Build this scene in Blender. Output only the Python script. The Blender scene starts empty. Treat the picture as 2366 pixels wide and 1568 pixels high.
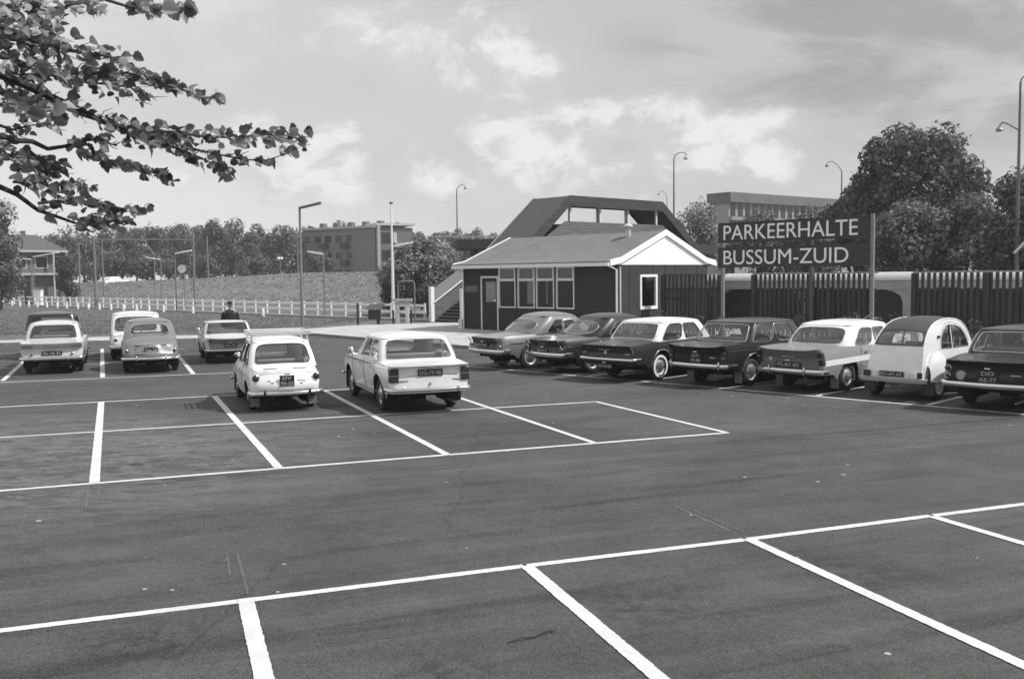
import bpy, math, random
import numpy as np
from mathutils import Vector, Matrix
R_ = math.radians
C = bpy.context.scene.collection
# ------------------------------------------------------------------ camera
CH, CF, CP, CR = 2.58, 2250.0, R_(3.75), -0.0115
cam = bpy.data.objects.new('camera', bpy.data.cameras.new('camera')); C.objects.link(cam)
cam.data.sensor_width = 36; cam.data.lens = CF/2366*36; cam.data.clip_end = 6000; cam.data.clip_start = .1
cam.location = (0, 0, CH)
cam.matrix_world = Matrix.Translation((0, 0, CH)) @ Matrix.Rotation(math.pi/2-CP, 4, 'X') @ Matrix.Rotation(CR, 4, 'Z')
cam.data.dof.use_dof = True; cam.data.dof.focus_distance = 12; cam.data.dof.aperture_fstop = 5.0
bpy.context.scene.camera = cam
_M = cam.matrix_world.to_3x3()
def ray(u, v): return _M @ Vector(((u-1183)/CF, -(v-784)/CF, -1))
def G(u, v, z=0.0):
    d = ray(u, v); t = (z-CH)/d.z; return Vector((d.x*t, d.y*t, z))
def P(u, v, y):
    d = ray(u, v); t = y/d.y; return Vector((d.x*t, y, CH+d.z*t))
# ------------------------------------------------------------------ light
SD = Vector((.998, -.10, 0)).normalized(); SE = R_(49)
sund = Vector((SD.x*math.cos(SE), SD.y*math.cos(SE), math.sin(SE)))
sun = bpy.data.objects.new('sun', bpy.data.lights.new('sun', 'SUN')); C.objects.link(sun)
sun.data.energy = 4.1; sun.data.angle = R_(.53); sun.data.color = (1, .99, .98)
sun.rotation_euler = sund.to_track_quat('Z', 'Y').to_euler()
sc = bpy.context.scene
sc.view_settings.view_transform = 'Standard'; sc.view_settings.look = 'None'
sc.view_settings.exposure = 0.28; sc.view_settings.gamma = 1
class NT:
    def __init__(s, t): s.t = t; s.n = t.nodes; s.l = t.links
    def N(s, ty, **k):
        n = s.n.new(ty)
        for a, b in k.items():
            if hasattr(n, a): setattr(n, a, b)
        return n
    def m(s, op, a, b=None, c=None, clamp=False):
        n = s.n.new('ShaderNodeMath'); n.operation = op; n.use_clamp = clamp
        for i, x in enumerate((a, b, c)):
            if x is None: continue
            if isinstance(x, (int, float)): n.inputs[i].default_value = x
            else: s.l.new(x, n.inputs[i])
        return n.outputs[0]
    def ramp(s, x, a, b, ya=0., yb=1.):
        n = s.n.new('ShaderNodeMapRange'); n.interpolation_type = 'SMOOTHSTEP'
        s.l.new(x, n.inputs[0])
        for i, q in enumerate((a, b, ya, yb)): n.inputs[i+1].default_value = q
        return n.outputs[0]
    def noise(s, vec, scale, det=4, rough=.55, sc3=None, dist=0):
        if sc3:
            mp = s.n.new('ShaderNodeMapping'); mp.inputs['Scale'].default_value = sc3; s.l.new(vec, mp.inputs[0]); vec = mp.outputs[0]
        n = s.n.new('ShaderNodeTexNoise'); n.inputs['Scale'].default_value = scale; n.inputs['Detail'].default_value = det
        n.inputs['Roughness'].default_value = rough; n.inputs['Distortion'].default_value = dist
        if vec is not None: s.l.new(vec, n.inputs['Vector'])
        return n.outputs[0]
world = bpy.data.worlds.new('World'); sc.world = world; world.use_nodes = True
w = NT(world.node_tree); w.n.clear()
tc = w.N('ShaderNodeTexCoord'); sep = w.N('ShaderNodeSeparateXYZ'); w.l.new(tc.outputs['Generated'], sep.inputs[0])
dx, dy, dz = sep.outputs
sky = w.N('ShaderNodeTexSky'); sky.sky_type = 'NISHITA'; sky.sun_disc = False; sky.sun_elevation = SE
sky.sun_rotation = math.atan2(SD.x, SD.y); sky.dust_density = 2.0; sky.altitude = 0
bw = w.N('ShaderNodeRGBToBW'); w.l.new(sky.outputs[0], bw.inputs[0])
# cloud layers live on the sky directions (azimuth, elevation)
yy = w.m('MAXIMUM', w.m('ABSOLUTE', dy), .05)
az = w.m('DIVIDE', dx, yy); el = w.m('DIVIDE', w.m('MAXIMUM', dz, 0), yy)
cv = w.N('ShaderNodeCombineXYZ'); w.l.new(az, cv.inputs[0]); w.l.new(el, cv.inputs[1])
puff = w.noise(cv.outputs[0], 9, 8, .6, (1, 1.5, 1), .3)
veil = w.noise(cv.outputs[0], 3.2, 6, .55, (1, 2.6, 1), .4)
fine = w.noise(cv.outputs[0], 26, 5, .6, (1, 1.6, 1), .2)
def blob(a, e, ra, re, flat=True):
    x = w.m('DIVIDE', w.m('SUBTRACT', az, a), ra); y = w.m('DIVIDE', w.m('SUBTRACT', el, e), re)
    r = w.m('SQRT', w.m('ADD', w.m('MULTIPLY', x, x), w.m('MULTIPLY', y, y)))
    return w.m('SUBTRACT', 1, r, clamp=True)
def az_el(u, v):
    d = ray(u, v); return d.x/d.y, d.z/d.y
tot = None
for (u, v, ru, rv, k) in [(780, 365, 120, 95, 1), (1290, 310, 210, 95, 1), (1620, 330, 290, 90, 1), (1150, 150, 130, 70, .85), (1010, 395, 120, 60, .8), (900, 80, 200, 70, .4), (560, 440, 200, 60, .45),(1900, 60, 60, 60, .0),(1450, 385, 420, 75, .62), (640, 300, 160, 60, .4), (1050, 60, 260, 60, .45)]:
    a, e = az_el(u, v); b = w.m('MULTIPLY', blob(a, e, ru/CF*1.35, rv/CF*1.45), k)
    tot = b if tot is None else w.m('MAXIMUM', tot, b)
shape = w.m('ADD', w.m('MULTIPLY', tot, .80), w.m('ADD', w.m('MULTIPLY', w.m('SUBTRACT', puff, .5), 1.5), w.m('MULTIPLY', w.m('SUBTRACT', fine, .5), .55)))
cmask = w.m('MULTIPLY', w.ramp(shape, .10, .48), w.ramp(tot, .0, .22))
cv2 = w.N('ShaderNodeVectorMath', operation='ADD'); w.l.new(cv.outputs[0], cv2.inputs[0]); cv2.inputs[1].default_value = (.012, .022, 0)
puff2 = w.noise(cv2.outputs[0], 9, 8, .6, (1, 1.5, 1), .3)
lit = w.m('ADD', .62, w.m('MULTIPLY', w.m('SUBTRACT', puff, puff2), 1.9)); lit = w.m('MINIMUM', w.m('MAXIMUM', lit, .50), .71)
vm = w.ramp(veil, .38, .68)
left = w.ramp(az, .45, -.55)            # thinner, brighter veil towards the left of the sky
base = w.m('MULTIPLY', bw.outputs[0], .105)
base = w.m('ADD', w.m('MULTIPLY', base, .30), .31)
vcol = w.m('ADD', .49, w.m('MULTIPLY', left, .15))
low = w.ramp(el, .16, .0, 0, .55)
vk = w.m('MINIMUM', w.m('ADD', w.m('ADD', w.m('MULTIPLY', vm, .42), w.m('MULTIPLY', left, .50)), low), 1)
mixv = w.N('ShaderNodeMix', data_type='FLOAT'); w.l.new(vk, mixv.inputs[0]); w.l.new(base, mixv.inputs[2]); w.l.new(vcol, mixv.inputs[3])
mixc = w.N('ShaderNodeMix', data_type='FLOAT'); w.l.new(w.m('MULTIPLY', cmask, .85), mixc.inputs[0]); w.l.new(mixv.outputs[0], mixc.inputs[2]); w.l.new(lit, mixc.inputs[3])
dk = w.noise(cv.outputs[0], 4, 6, .6, (1, 3, 1), .5)
a, e = az_el(2150, 110)
dm = w.m('MULTIPLY', w.ramp(dk, .42, .62), w.m('MINIMUM', w.m('MULTIPLY', blob(a, e, .36, .14), 2.2), 1))
fin = w.m('MULTIPLY', mixc.outputs[0], w.m('SUBTRACT', 1, w.m('MULTIPLY', dm, .36)))
bg = w.N('ShaderNodeBackground'); w.l.new(fin, bg.inputs[0]); bg.inputs[1].default_value = 1.08
wo = w.N('ShaderNodeOutputWorld'); w.l.new(bg.outputs[0], wo.inputs[0])
# ------------------------------------------------------------------ materials
MATS = {}
def mat(name, g, rough=.6, var=0., scale=3., metal=0., bump=0., bscale=40., coat=0., spec=.5, sc3=None):
    if name in MATS: return MATS[name]
    m = bpy.data.materials.new(name); m.use_nodes = True; t = NT(m.node_tree)
    p = t.n['Principled BSDF']; p.inputs['Base Color'].default_value = (g, g, g, 1)
    p.inputs['Roughness'].default_value = rough; p.inputs['Metallic'].default_value = metal
    p.inputs['Coat Weight'].default_value = coat; p.inputs['Coat Roughness'].default_value = .08
    p.inputs['Specular IOR Level'].default_value = spec
    o = t.N('ShaderNodeTexCoord').outputs['Object']
    if var:
        n = t.noise(o, scale, 5, .6, sc3); v = t.ramp(n, .3, .7, g*(1-var), g*(1+var))
        c = t.N('ShaderNodeCombineColor')
        for i in range(3): t.l.new(v, c.inputs[i])
        t.l.new(c.outputs[0], p.inputs['Base Color'])
    if bump:
        b = t.N('ShaderNodeBump'); b.inputs['Strength'].default_value = bump; b.inputs['Distance'].default_value = .02
        t.l.new(t.noise(o, bscale, 3, .6, sc3), b.inputs['Height']); t.l.new(b.outputs[0], p.inputs['Normal'])
    MATS[name] = m; return m
def leafmat(name, g, var=.45, trans=.3, rough=.42):
    if name in MATS: return MATS[name]
    m = bpy.data.materials.new(name); m.use_nodes = True; t = NT(m.node_tree); p = t.n['Principled BSDF']
    ge = t.N('ShaderNodeNewGeometry'); v = t.m('MULTIPLY', t.m('MULTIPLY_ADD', t.m('POWER', ge.outputs['Random Per Island'], 2.2), g*var*2.4, g*(1-var)), t.ramp(t.noise(t.N('ShaderNodeTexCoord').outputs['Object'], .55, 3, .6), .35, .65, .65, 1.45))
    c = t.N('ShaderNodeCombineColor')
    for i in range(3): t.l.new(v, c.inputs[i])
    t.l.new(c.outputs[0], p.inputs['Base Color']); p.inputs['Roughness'].default_value = rough; p.inputs['Specular IOR Level'].default_value = .5 if rough < .5 else .15
    tr = t.N('ShaderNodeBsdfTranslucent'); t.l.new(c.outputs[0], tr.inputs[0])
    mx = t.N('ShaderNodeMixShader'); mx.inputs[0].default_value = trans
    t.l.new(p.outputs[0], mx.inputs[1]); t.l.new(tr.outputs[0], mx.inputs[2]); t.l.new(mx.outputs[0], t.n['Material Output'].inputs[0])
    MATS[name] = m; return m
def glassmat(name='window_glass', tint=.82, k=1.35):
    if name in MATS: return MATS[name]
    m = bpy.data.materials.new(name); m.use_nodes = True; t = NT(m.node_tree); t.n.remove(t.n['Principled BSDF'])
    tr = t.N('ShaderNodeBsdfTransparent'); tr.inputs[0].default_value = (tint, tint, tint, 1)
    gl = t.N('ShaderNodeBsdfGlossy'); gl.inputs['Roughness'].default_value = .03; gl.inputs[0].default_value = (.95, .95, .95, 1)
    ge = t.N('ShaderNodeNewGeometry'); fr = t.N('ShaderNodeFresnel'); t.l.new(t.m('SUBTRACT', 1.5, t.m('MULTIPLY', ge.outputs['Backfacing'], 1.5-1/1.5)), fr.inputs[0])
    mx = t.N('ShaderNodeMixShader'); t.l.new(t.m('MULTIPLY', fr.outputs[0], 1.5*k, clamp=True), mx.inputs[0])
    t.l.new(tr.outputs[0], mx.inputs[1]); t.l.new(gl.outputs[0], mx.inputs[2]); t.l.new(mx.outputs[0], t.n['Material Output'].inputs[0])
    MATS[name] = m; return m
def paint(g): return mat('car_paint_%d' % round(g*1000), g, .35, .06, 2.5, coat=.7 if g > .1 else .5, spec=.5 if g > .1 else .3)
CHROME = mat('chrome', .72, .16, metal=1.); RUB = mat('rubber', .022, .75); DARK = mat('black_trim', .02, .5)
WHITE = mat('white_paint', .78, .55, .06, 6); GLASS = glassmat(); LENS = mat('lamp_lens', .022, .35, coat=.25)
SEAT = mat('seat_cloth', .16, .8); PLATE = mat('plate_dark', .015, .35); SILV = mat('hubcap', .55, .3, metal=.9)
# ------------------------------------------------------------------ mesh builder
class MB:
    def __init__(s): s.v = []; s.f = []
    def add(s, vs, fs):
        o = len(s.v); s.v += [tuple(p) for p in vs]; s.f += [tuple(i+o for i in f) for f in fs]; return s
    def hexa(s, p):
        return s.add(p, [(0, 3, 2, 1), (4, 5, 6, 7), (0, 1, 5, 4), (1, 2, 6, 5), (2, 3, 7, 6), (3, 0, 4, 7)])
    def box(s, x0, x1, y0, y1, z0, z1):
        return s.hexa([(x0, y0, z0), (x1, y0, z0), (x1, y1, z0), (x0, y1, z0), (x0, y0, z1), (x1, y0, z1), (x1, y1, z1), (x0, y1, z1)])
    def bar(s, a, b, w, h, up=(0, 0, 1)):
        a, b = Vector(a), Vector(b); d = (b-a).normalized(); u = Vector(up)
        sd = d.cross(u)
        if sd.length < 1e-4: sd = d.cross(Vector((0, 1, 0)))
        sd.normalize(); u = sd.cross(d); sd = sd*(w/2); u = u*(h/2)
        return s.hexa([a-sd-u, a+sd-u, b+sd-u, b-sd-u, a-sd+u, a+sd+u, b+sd+u, b-sd+u])
    def tube(s, pts, r, n=8, caps=True):
        pts = [Vector(p) for p in pts]; k = len(pts)
        rs = r if isinstance(r, (list, tuple)) else [r]*k
        ref = None; rings = []
        for i, p in enumerate(pts):
            d = (pts[min(i+1, k-1)]-pts[max(i-1, 0)]).normalized()
            if ref is None: ref = d.orthogonal().normalized()
            ref = (ref-d*ref.dot(d)); ref = ref.normalized() if ref.length > 1e-5 else d.orthogonal().normalized()
            q = d.cross(ref)
            rings.append([p+(ref*math.cos(2*math.pi*j/n)+q*math.sin(2*math.pi*j/n))*rs[i] for j in range(n)])
        vs = [x for r_ in rings for x in r_]
        fs = [(i*n+j, i*n+(j+1) % n, (i+1)*n+(j+1) % n, (i+1)*n+j) for i in range(k-1) for j in range(n)]
        if caps: fs += [tuple(range(n))[::-1], tuple((k-1)*n+j for j in range(n))]
        return s.add(vs, fs)
    def lathe(s, prof, c, ax, n=20):   # prof: (r, h) along axis
        c, ax = Vector(c), Vector(ax).normalized(); a = ax.orthogonal().normalized(); b = ax.cross(a); vs = []; k = len(prof)
        for r, h in prof:
            for j in range(n):
                t = 2*math.pi*j/n; vs.append(c+ax*h+(a*math.cos(t)+b*math.sin(t))*r)
        fs = [(i*n+j, i*n+(j+1) % n, (i+1)*n+(j+1) % n, (i+1)*n+j) for i in range(k-1) for j in range(n)]
        return s.add(vs, fs)
    def grid(s, rows, closed=False):
        n = len(rows[0]); vs = [p for r in rows for p in r]; fs = []
        for i in range(len(rows)-1):
            for j in range(n if closed else n-1):
                fs.append((i*n+j, i*n+(j+1) % n, (i+1)*n+(j+1) % n, (i+1)*n+j))
        return s.add(vs, fs)
    def prism(s, poly, z0, z1):
        n = len(poly); vs = [(p[0], p[1], z0) for p in poly]+[(p[0], p[1], z1) for p in poly]
        return s.add(vs, [tuple(range(n))[::-1], tuple(range(n, 2*n))]+[(i, (i+1) % n, n+(i+1) % n, n+i) for i in range(n)])
    def ell(s, c, r, n=12, m=8, half=False):
        rows = []
        for i in range(m+1):
            ph = math.pi*i/m
            rows.append([(c[0]+r[0]*math.sin(ph)*math.cos(2*math.pi*j/n), c[1]+r[1]*math.sin(ph)*math.sin(2*math.pi*j/n), c[2]+r[2]*math.cos(ph)) for j in range(n)])
        return s.grid(rows, True)
    def build(s, name, m, parent=None, smooth=35, bevel=0):
        me = bpy.data.meshes.new(name); me.from_pydata(s.v, [], s.f); me.materials.append(m)
        if smooth:
            me.polygons.foreach_set('use_smooth', [True]*len(me.polygons)); me.set_sharp_from_angle(angle=R_(smooth))
        me.update(); o = bpy.data.objects.new(name, me); C.objects.link(o)
        if parent: o.parent = parent
        if bevel:
            b = o.modifiers.new('bevel', 'BEVEL'); b.width = bevel; b.segments = 2; b.limit_method = 'ANGLE'
        return o
def tag(o, label, cat, group=None, kind=None):
    if label: o['label'] = label
    if cat: o['category'] = cat
    if group: o['group'] = group
    if kind: o['kind'] = kind
    return o
def struct(o): o['kind'] = 'structure'; return o
def thing(name, label, cat, loc=(0, 0, 0), rz=0, group=None):
    e = bpy.data.objects.new(name, None); C.objects.link(e); e.location = loc; e.rotation_euler = (0, 0, rz); e.empty_display_size = .2
    return tag(e, label, cat, group)
def copy_tree(o, parent=None):
    c = o.copy(); C.objects.link(c); c.parent = parent
    for ch in list(o.children): copy_tree(ch, c)
    return c
def text(name, s, w_, h_, m, parent, org, ux, uy, depth=.012, bold=0.0, spacing=1.0):
    cu = bpy.data.curves.new(name, 'FONT'); cu.body = s; cu.size = 1; cu.offset = bold; cu.extrude = .5; cu.resolution_u = 4; cu.space_character = spacing
    t = bpy.data.objects.new(name, cu); C.objects.link(t); dg = bpy.context.evaluated_depsgraph_get()
    me = bpy.data.meshes.new_from_object(t.evaluated_get(dg)); bpy.data.objects.remove(t)
    co = np.array([v.co[:] for v in me.vertices]); mn, mx = co.min(0), co.max(0)
    org, ux, uy = Vector(org), Vector(ux).normalized(), Vector(uy).normalized(); uz = ux.cross(uy)
    for v, c in zip(me.vertices, co):
        a = (c[0]-mn[0])/(mx[0]-mn[0])*w_; b = (c[1]-mn[1])/(mx[1]-mn[1])*h_; d = (c[2]-mn[2])/max(mx[2]-mn[2], 1e-6)*depth
        v.co = org+ux*a+uy*b+uz*d
    me.materials.clear(); me.materials.append(m); me.name = name
    o = bpy.data.objects.new(name, me); C.objects.link(o); o.parent = parent; return o
rnd = random.Random(7)
# ================================================================== ground
def asphalt():
    m = bpy.data.materials.new('asphalt'); m.use_nodes = True; t = NT(m.node_tree); p = t.n['Principled BSDF']
    o = t.N('ShaderNodeTexCoord').outputs['Object']
    big = t.noise(o, .22, 6, .62, (1, 1.6, 1), .6); mid = t.noise(o, 1.6, 6, .65, (1, 1, 1), .3); fi = t.noise(o, 55, 3, .7); gr = t.noise(o, 190, 2, .8)
    v = t.m('ADD', .058, t.m('MULTIPLY', t.m('SUBTRACT', big, .5), .085)); v = t.m('ADD', v, t.m('MULTIPLY', t.m('SUBTRACT', mid, .5), .060))
    v = t.m('ADD', v, t.m('MULTIPLY', t.m('SUBTRACT', fi, .5), .22)); v = t.m('ADD', v, t.m('MULTIPLY', t.m('SUBTRACT', gr, .5), .12))
    # tyre-worn streaks along the aisles
    mp = t.N('ShaderNodeMapping'); mp.inputs['Rotation'].default_value = (0, 0, R_(-20.5)); t.l.new(o, mp.inputs[0])
    st = t.noise(mp.outputs[0], 1.0, 5, .6, (.12, 2.2, 1), .8)
    v = t.m('SUBTRACT', v, t.m('MULTIPLY', t.ramp(st, .50, .70), .026))
    v = t.m('ADD', v, t.m('MULTIPLY', t.ramp(st, .45, .28), .022))
    # dried puddle patch on the left
    g0 = G(60, 1055); ds = t.N('ShaderNodeVectorMath', operation='DISTANCE'); t.l.new(o, ds.inputs[0]); ds.inputs[1].default_value = g0
    pn = t.noise(o, 1.7, 7, .7, (1, 2.4, 1), 1.2)
    pm = t.m('MULTIPLY', t.ramp(ds.outputs['Value'], 6.5, 1.5), 1)
    v = t.m('ADD', v, t.m('MULTIPLY', t.m('MULTIPLY', pm, t.ramp(pn, .4, .58)), .075)); v = t.m('SUBTRACT', v, t.m('MULTIPLY', t.m('MULTIPLY', pm, t.ramp(pn, .56, .68)), .085))
    # pale specks (grit)
    vo = t.N('ShaderNodeTexVoronoi'); vo.inputs['Scale'].default_value = 2.6; t.l.new(o, vo.inputs['Vector'])
    c2 = t.N('ShaderNodeSeparateColor'); t.l.new(vo.outputs['Color'], c2.inputs[0])
    sp = t.m('MULTIPLY', t.m('LESS_THAN', vo.outputs['Distance'], t.m('MULTIPLY', c2.outputs[1], .085)), t.m('GREATER_THAN', c2.outputs[0], .5))
    v = t.m('ADD', v, t.m('MULTIPLY', sp, .30))
    cr = t.N('ShaderNodeTexVoronoi'); cr.feature = 'DISTANCE_TO_EDGE'; cr.inputs['Scale'].default_value = .17; 
    dn = t.noise(o, 1.3, 5, .7); vv = t.N('ShaderNodeVectorMath', operation='ADD'); t.l.new(o, vv.inputs[0]); t.l.new(t.m('MULTIPLY', dn, 1.6), vv.inputs[1]); t.l.new(vv.outputs[0], cr.inputs['Vector'])
    v = t.m('SUBTRACT', v, t.m('MULTIPLY', t.ramp(cr.outputs['Distance'], .004, .0), .02))
    cl_ = t.noise(o, 13, 4, .7); v = t.m('ADD', v, t.m('MULTIPLY', t.m('SUBTRACT', cl_, .5), .075))
    # oil drips in the bays
    sn = t.noise(o, 5, 5, .7)
    for (u_, v_, r_, k_) in ((430, 985, .5, .03), (880, 1000, .45, .03), (1260, 985, .4, .02), (1000, 1560, .35, .03), (1500, 1400, .5, .025), (350, 1480, .4, .025), (1950, 1320, .5, .025), (150, 1060, .6, .03), (820, 1235, .5, .015), (1330, 1180, .7, .015), (1800, 1080, .6, .015), (2150, 1010, .7, -.015), (1450, 1085, .5, -.012), (560, 1170, .9, -.012), (2050, 1480, .6, -.012)):
        ds = t.N('ShaderNodeVectorMath', operation='DISTANCE'); t.l.new(o, ds.inputs[0]); ds.inputs[1].default_value = G(u_, v_)
        v = t.m('SUBTRACT', v, t.m('MULTIPLY', t.m('MULTIPLY', t.ramp(ds.outputs['Value'], r_*1.6, r_*.3), t.ramp(sn, .40, .62)), k_))
    v = t.m('MAXIMUM', v, .012)
    c = t.N('ShaderNodeCombineColor')
    for i in range(3): t.l.new(v, c.inputs[i])
    t.l.new(c.outputs[0], p.inputs['Base Color']); p.inputs['Roughness'].default_value = .82
    b = t.N('ShaderNodeBump'); b.inputs['Strength'].default_value = .55; b.inputs['Distance'].default_value = .012
    t.l.new(t.noise(o, 90, 3, .75), b.inputs['Height']); t.l.new(b.outputs[0], p.inputs['Normal'])
    return m
GRASSF = mat('rough_grass_ground', .10, .95, .42, 1.3, bump=.8, bscale=9)
ASP = asphalt()
def sheet(name, pts, z, m, th=0):
    b = MB()
    if th: b.prism([(p[0], p[1]) for p in pts], z-th, z)
    else: b.add([(p[0], p[1], z) for p in pts], [tuple(range(len(pts)))])
    return struct(b.build(name, m, smooth=0))
sheet('ground', [(-900, -60), (900, -60), (900, 1500), (-900, 1500)], -.012, GRASSF)
k0, k1, k2, k3 = G(-700, 828), G(0, 798), G(449, 787), G(700, 774.5)
k4 = G(737, 776); k5 = G(1088, 805.6); k6 = k5+(k5-k4)*2.2
RD = (k5-k4).normalized()
A1, A2 = R_(20.5), R_(-45.5)
kl = [k0, k1, k2, k3, k4, k5, k6]
sheet('asphalt', [(-70, -30), (60, -30), (60, -20)]+[(k6.x+9, k6.y-9)]+[(p.x, p.y) for p in kl[::-1]]+[(-70, k0.y)], 0, ASP)
# pavement (pale concrete flags) behind a kerb
CONC = mat('pale_concrete', .40, .85, .16, 1.2, bump=.3, bscale=30)
top = [G(-700, 806, .1), G(0, 786, .1), G(240, 777.5, .1), G(449, 774.5, .1), G(560, 769, .1), G(700, 760, .1), G(820, 751, .1), G(985, 746, .1), G(1100, 744, .1), G(1200, 744, .1)]
pav = [(p.x, p.y) for p in kl]+[(k6.x+12, k6.y+14)]+[(p.x, p.y) for p in top[::-1]]
sheet('pavement', pav, .1, CONC, .1)
kb = MB()
for a, b in zip(kl[:-1], kl[1:]):
    d = (b-a).normalized(); n = Vector((-d.y, d.x, 0))
    kb.hexa([a-n*.13+Vector((0, 0, -.02)), b-n*.13+Vector((0, 0, -.02)), b+n*.002+Vector((0, 0, -.02)), a+n*.002+Vector((0, 0, -.02)),
             a-n*.12+Vector((0, 0, .112)), b-n*.12+Vector((0, 0, .112)), b+n*.002+Vector((0, 0, .112)), a+n*.002+Vector((0, 0, .112))])
struct(kb.build('kerb', mat('kerb_concrete', .2, .9, .25, 4), smooth=0))
# ---- parking lines
def linemat():
    m = bpy.data.materials.new('line_paint'); m.use_nodes = True; t = NT(m.node_tree); p = t.n['Principled BSDF']
    o = t.N('ShaderNodeTexCoord').outputs['Object']
    n = t.noise(o, 60, 4, .75); n2 = t.noise(o, 2.2, 5, .6)
    v = t.m('SUBTRACT', t.m('ADD', .58, t.m('MULTIPLY', t.m('SUBTRACT', n2, .5), .35)), t.m('MULTIPLY', t.ramp(n, .54, .72), .34))
    c = t.N('ShaderNodeCombineColor')
    for i in range(3): t.l.new(v, c.inputs[i])
    t.l.new(c.outputs[0], p.inputs['Base Color']); p.inputs['Roughness'].default_value = .7
    return m
LINE = linemat()
lines = MB(); zl = [.004]
def gline(a, b, wd=.105, z=.004, mb=None, jit=.0035, ext=0):
    mb = mb or lines; a = Vector((a.x, a.y, 0)); b = Vector((b.x, b.y, 0)); d = (b-a).normalized(); a = a-d*ext; b = b+d*ext
    n = Vector((-d.y, d.x, 0)); L = (b-a).length; k = max(2, int(L/.035)); l1 = []; l2 = []
    for i in range(k+1):
        c = a.lerp(b, i/k); c.z = z
        l1.append(c+n*(wd/2+rnd.uniform(-jit, jit))); l2.append(c-n*(wd/2+rnd.uniform(-jit, jit)))
    mb.grid([l2, l1])
def GL(p, q, **k): gline(G(*p), G(*q), **k)
for p, q in [((-500, 1518), (560, 1388)), ((560, 1388), (1215, 1307)), ((1215, 1307), (1725, 1246)), ((1725, 1246), (2155, 1191)), ((2155, 1191), (2700, 1122))]: GL(p, q, wd=.10, ext=.02)
for p, q in [((-500, 1174), (1035, 1050.5)), ((1035, 1050.5), (1682, 999.5))]: GL(p, q, wd=.10, ext=.01)
for p, q in [((-500, 1041), (1040, 948)), ((1040, 948), (1380, 928))]: GL(p, q, wd=.095)
for p, q in [((-500, 966), (745, 902)), ((745, 902), (1068, 886))]: GL(p, q, wd=.095)
z2 = .0075
def GD(p, q, wd=.12): gline(G(*p), G(*q), wd=wd, z=z2)
GD((567, 1383), (680, 1860), .125); GD((1216, 1307), (2000, 1972), .12); GD((1728, 1245), (2600, 1645), .115); GD((2152, 1193), (2700, 1355), .11)
GD((-60, 1500), (-330, 1800), .12)
GD((234, 928), (218, 1115), .125); GD((495, 915), (645, 1082), .12); GD((750, 902), (1034, 1051), .115); GD((1058, 918), (1372, 1023), .105)
gline(G(1376, 928), G(1680, 1000), wd=.10, z=z2)
GD((-40, 940), (-230, 1150))
# row at the back left
GL((-400, 900), (0, 883.5), wd=.1); GL((0, 883.5), (545, 860.5), wd=.1)
GL((-300, 868), (0, 852), wd=.07); GL((0, 852), (440, 829), wd=.07); GL((-300, 838), (0, 825), wd=.07); GL((0, 825), (430, 806), wd=.07)
for p, q in [((6, 880), (72, 820)), ((237, 872), (236, 806)), ((447, 864), (386, 790)), ((-230, 890), (-130, 845))]: GD(p, q, .12)
# row along the fence
r0, r1 = G(1080, 846), G(2366, 957)
gline(r0, r1+(r1-r0)*.35, wd=.10)
HD = Vector((math.cos(R_(44.5)), math.sin(R_(44.5)), 0))
for p in [(1240, 859), (1356, 869), (1480, 881), (1675.6, 897.8), (1888, 914.7), (2143, 935.7), (2420, 961)]:
    a = G(*p); gline(a, a+HD*4.6, wd=.10, z=z2)
struct(lines.build('parking_lines', LINE, smooth=0))
fm = MB()
for p, q, wd in [((1556, 1168), (1700, 1232), .03), ((1572, 1166), (1722, 1230), .02), ((548, 1275), (572, 1372), .02), ((524, 1275), (532, 1330), .015), ((203, 1120), (200, 1172), .03), ((228, 1122), (226, 1160), .02)]: GL(p, q, wd=wd, mb=fm, z=.0035, jit=.008)
struct(fm.build('worn_lines', mat('worn_line_paint', .10, .85, .5, 30), smooth=0))
# twig on the asphalt
tw = MB(); tp = [G(1174, 1486), G(1205, 1479), G(1232, 1474), G(1258, 1464), G(1275, 1459), G(1284, 1451)]
tw.tube([p+Vector((0, 0, .012+.01*(i % 2))) for i, p in enumerate(tp)], [.006, .008, .009, .009, .007, .004], 6)
tw.tube([tp[4]+Vector((0, 0, .012)), G(1284, 1466)+Vector((0, 0, .02))], [.005, .003], 5)
tag(tw.build('twig', mat('twig_bark', .05, .9)), 'thin bent dark twig lying on the asphalt in the foreground bay', 'twig')
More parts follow.
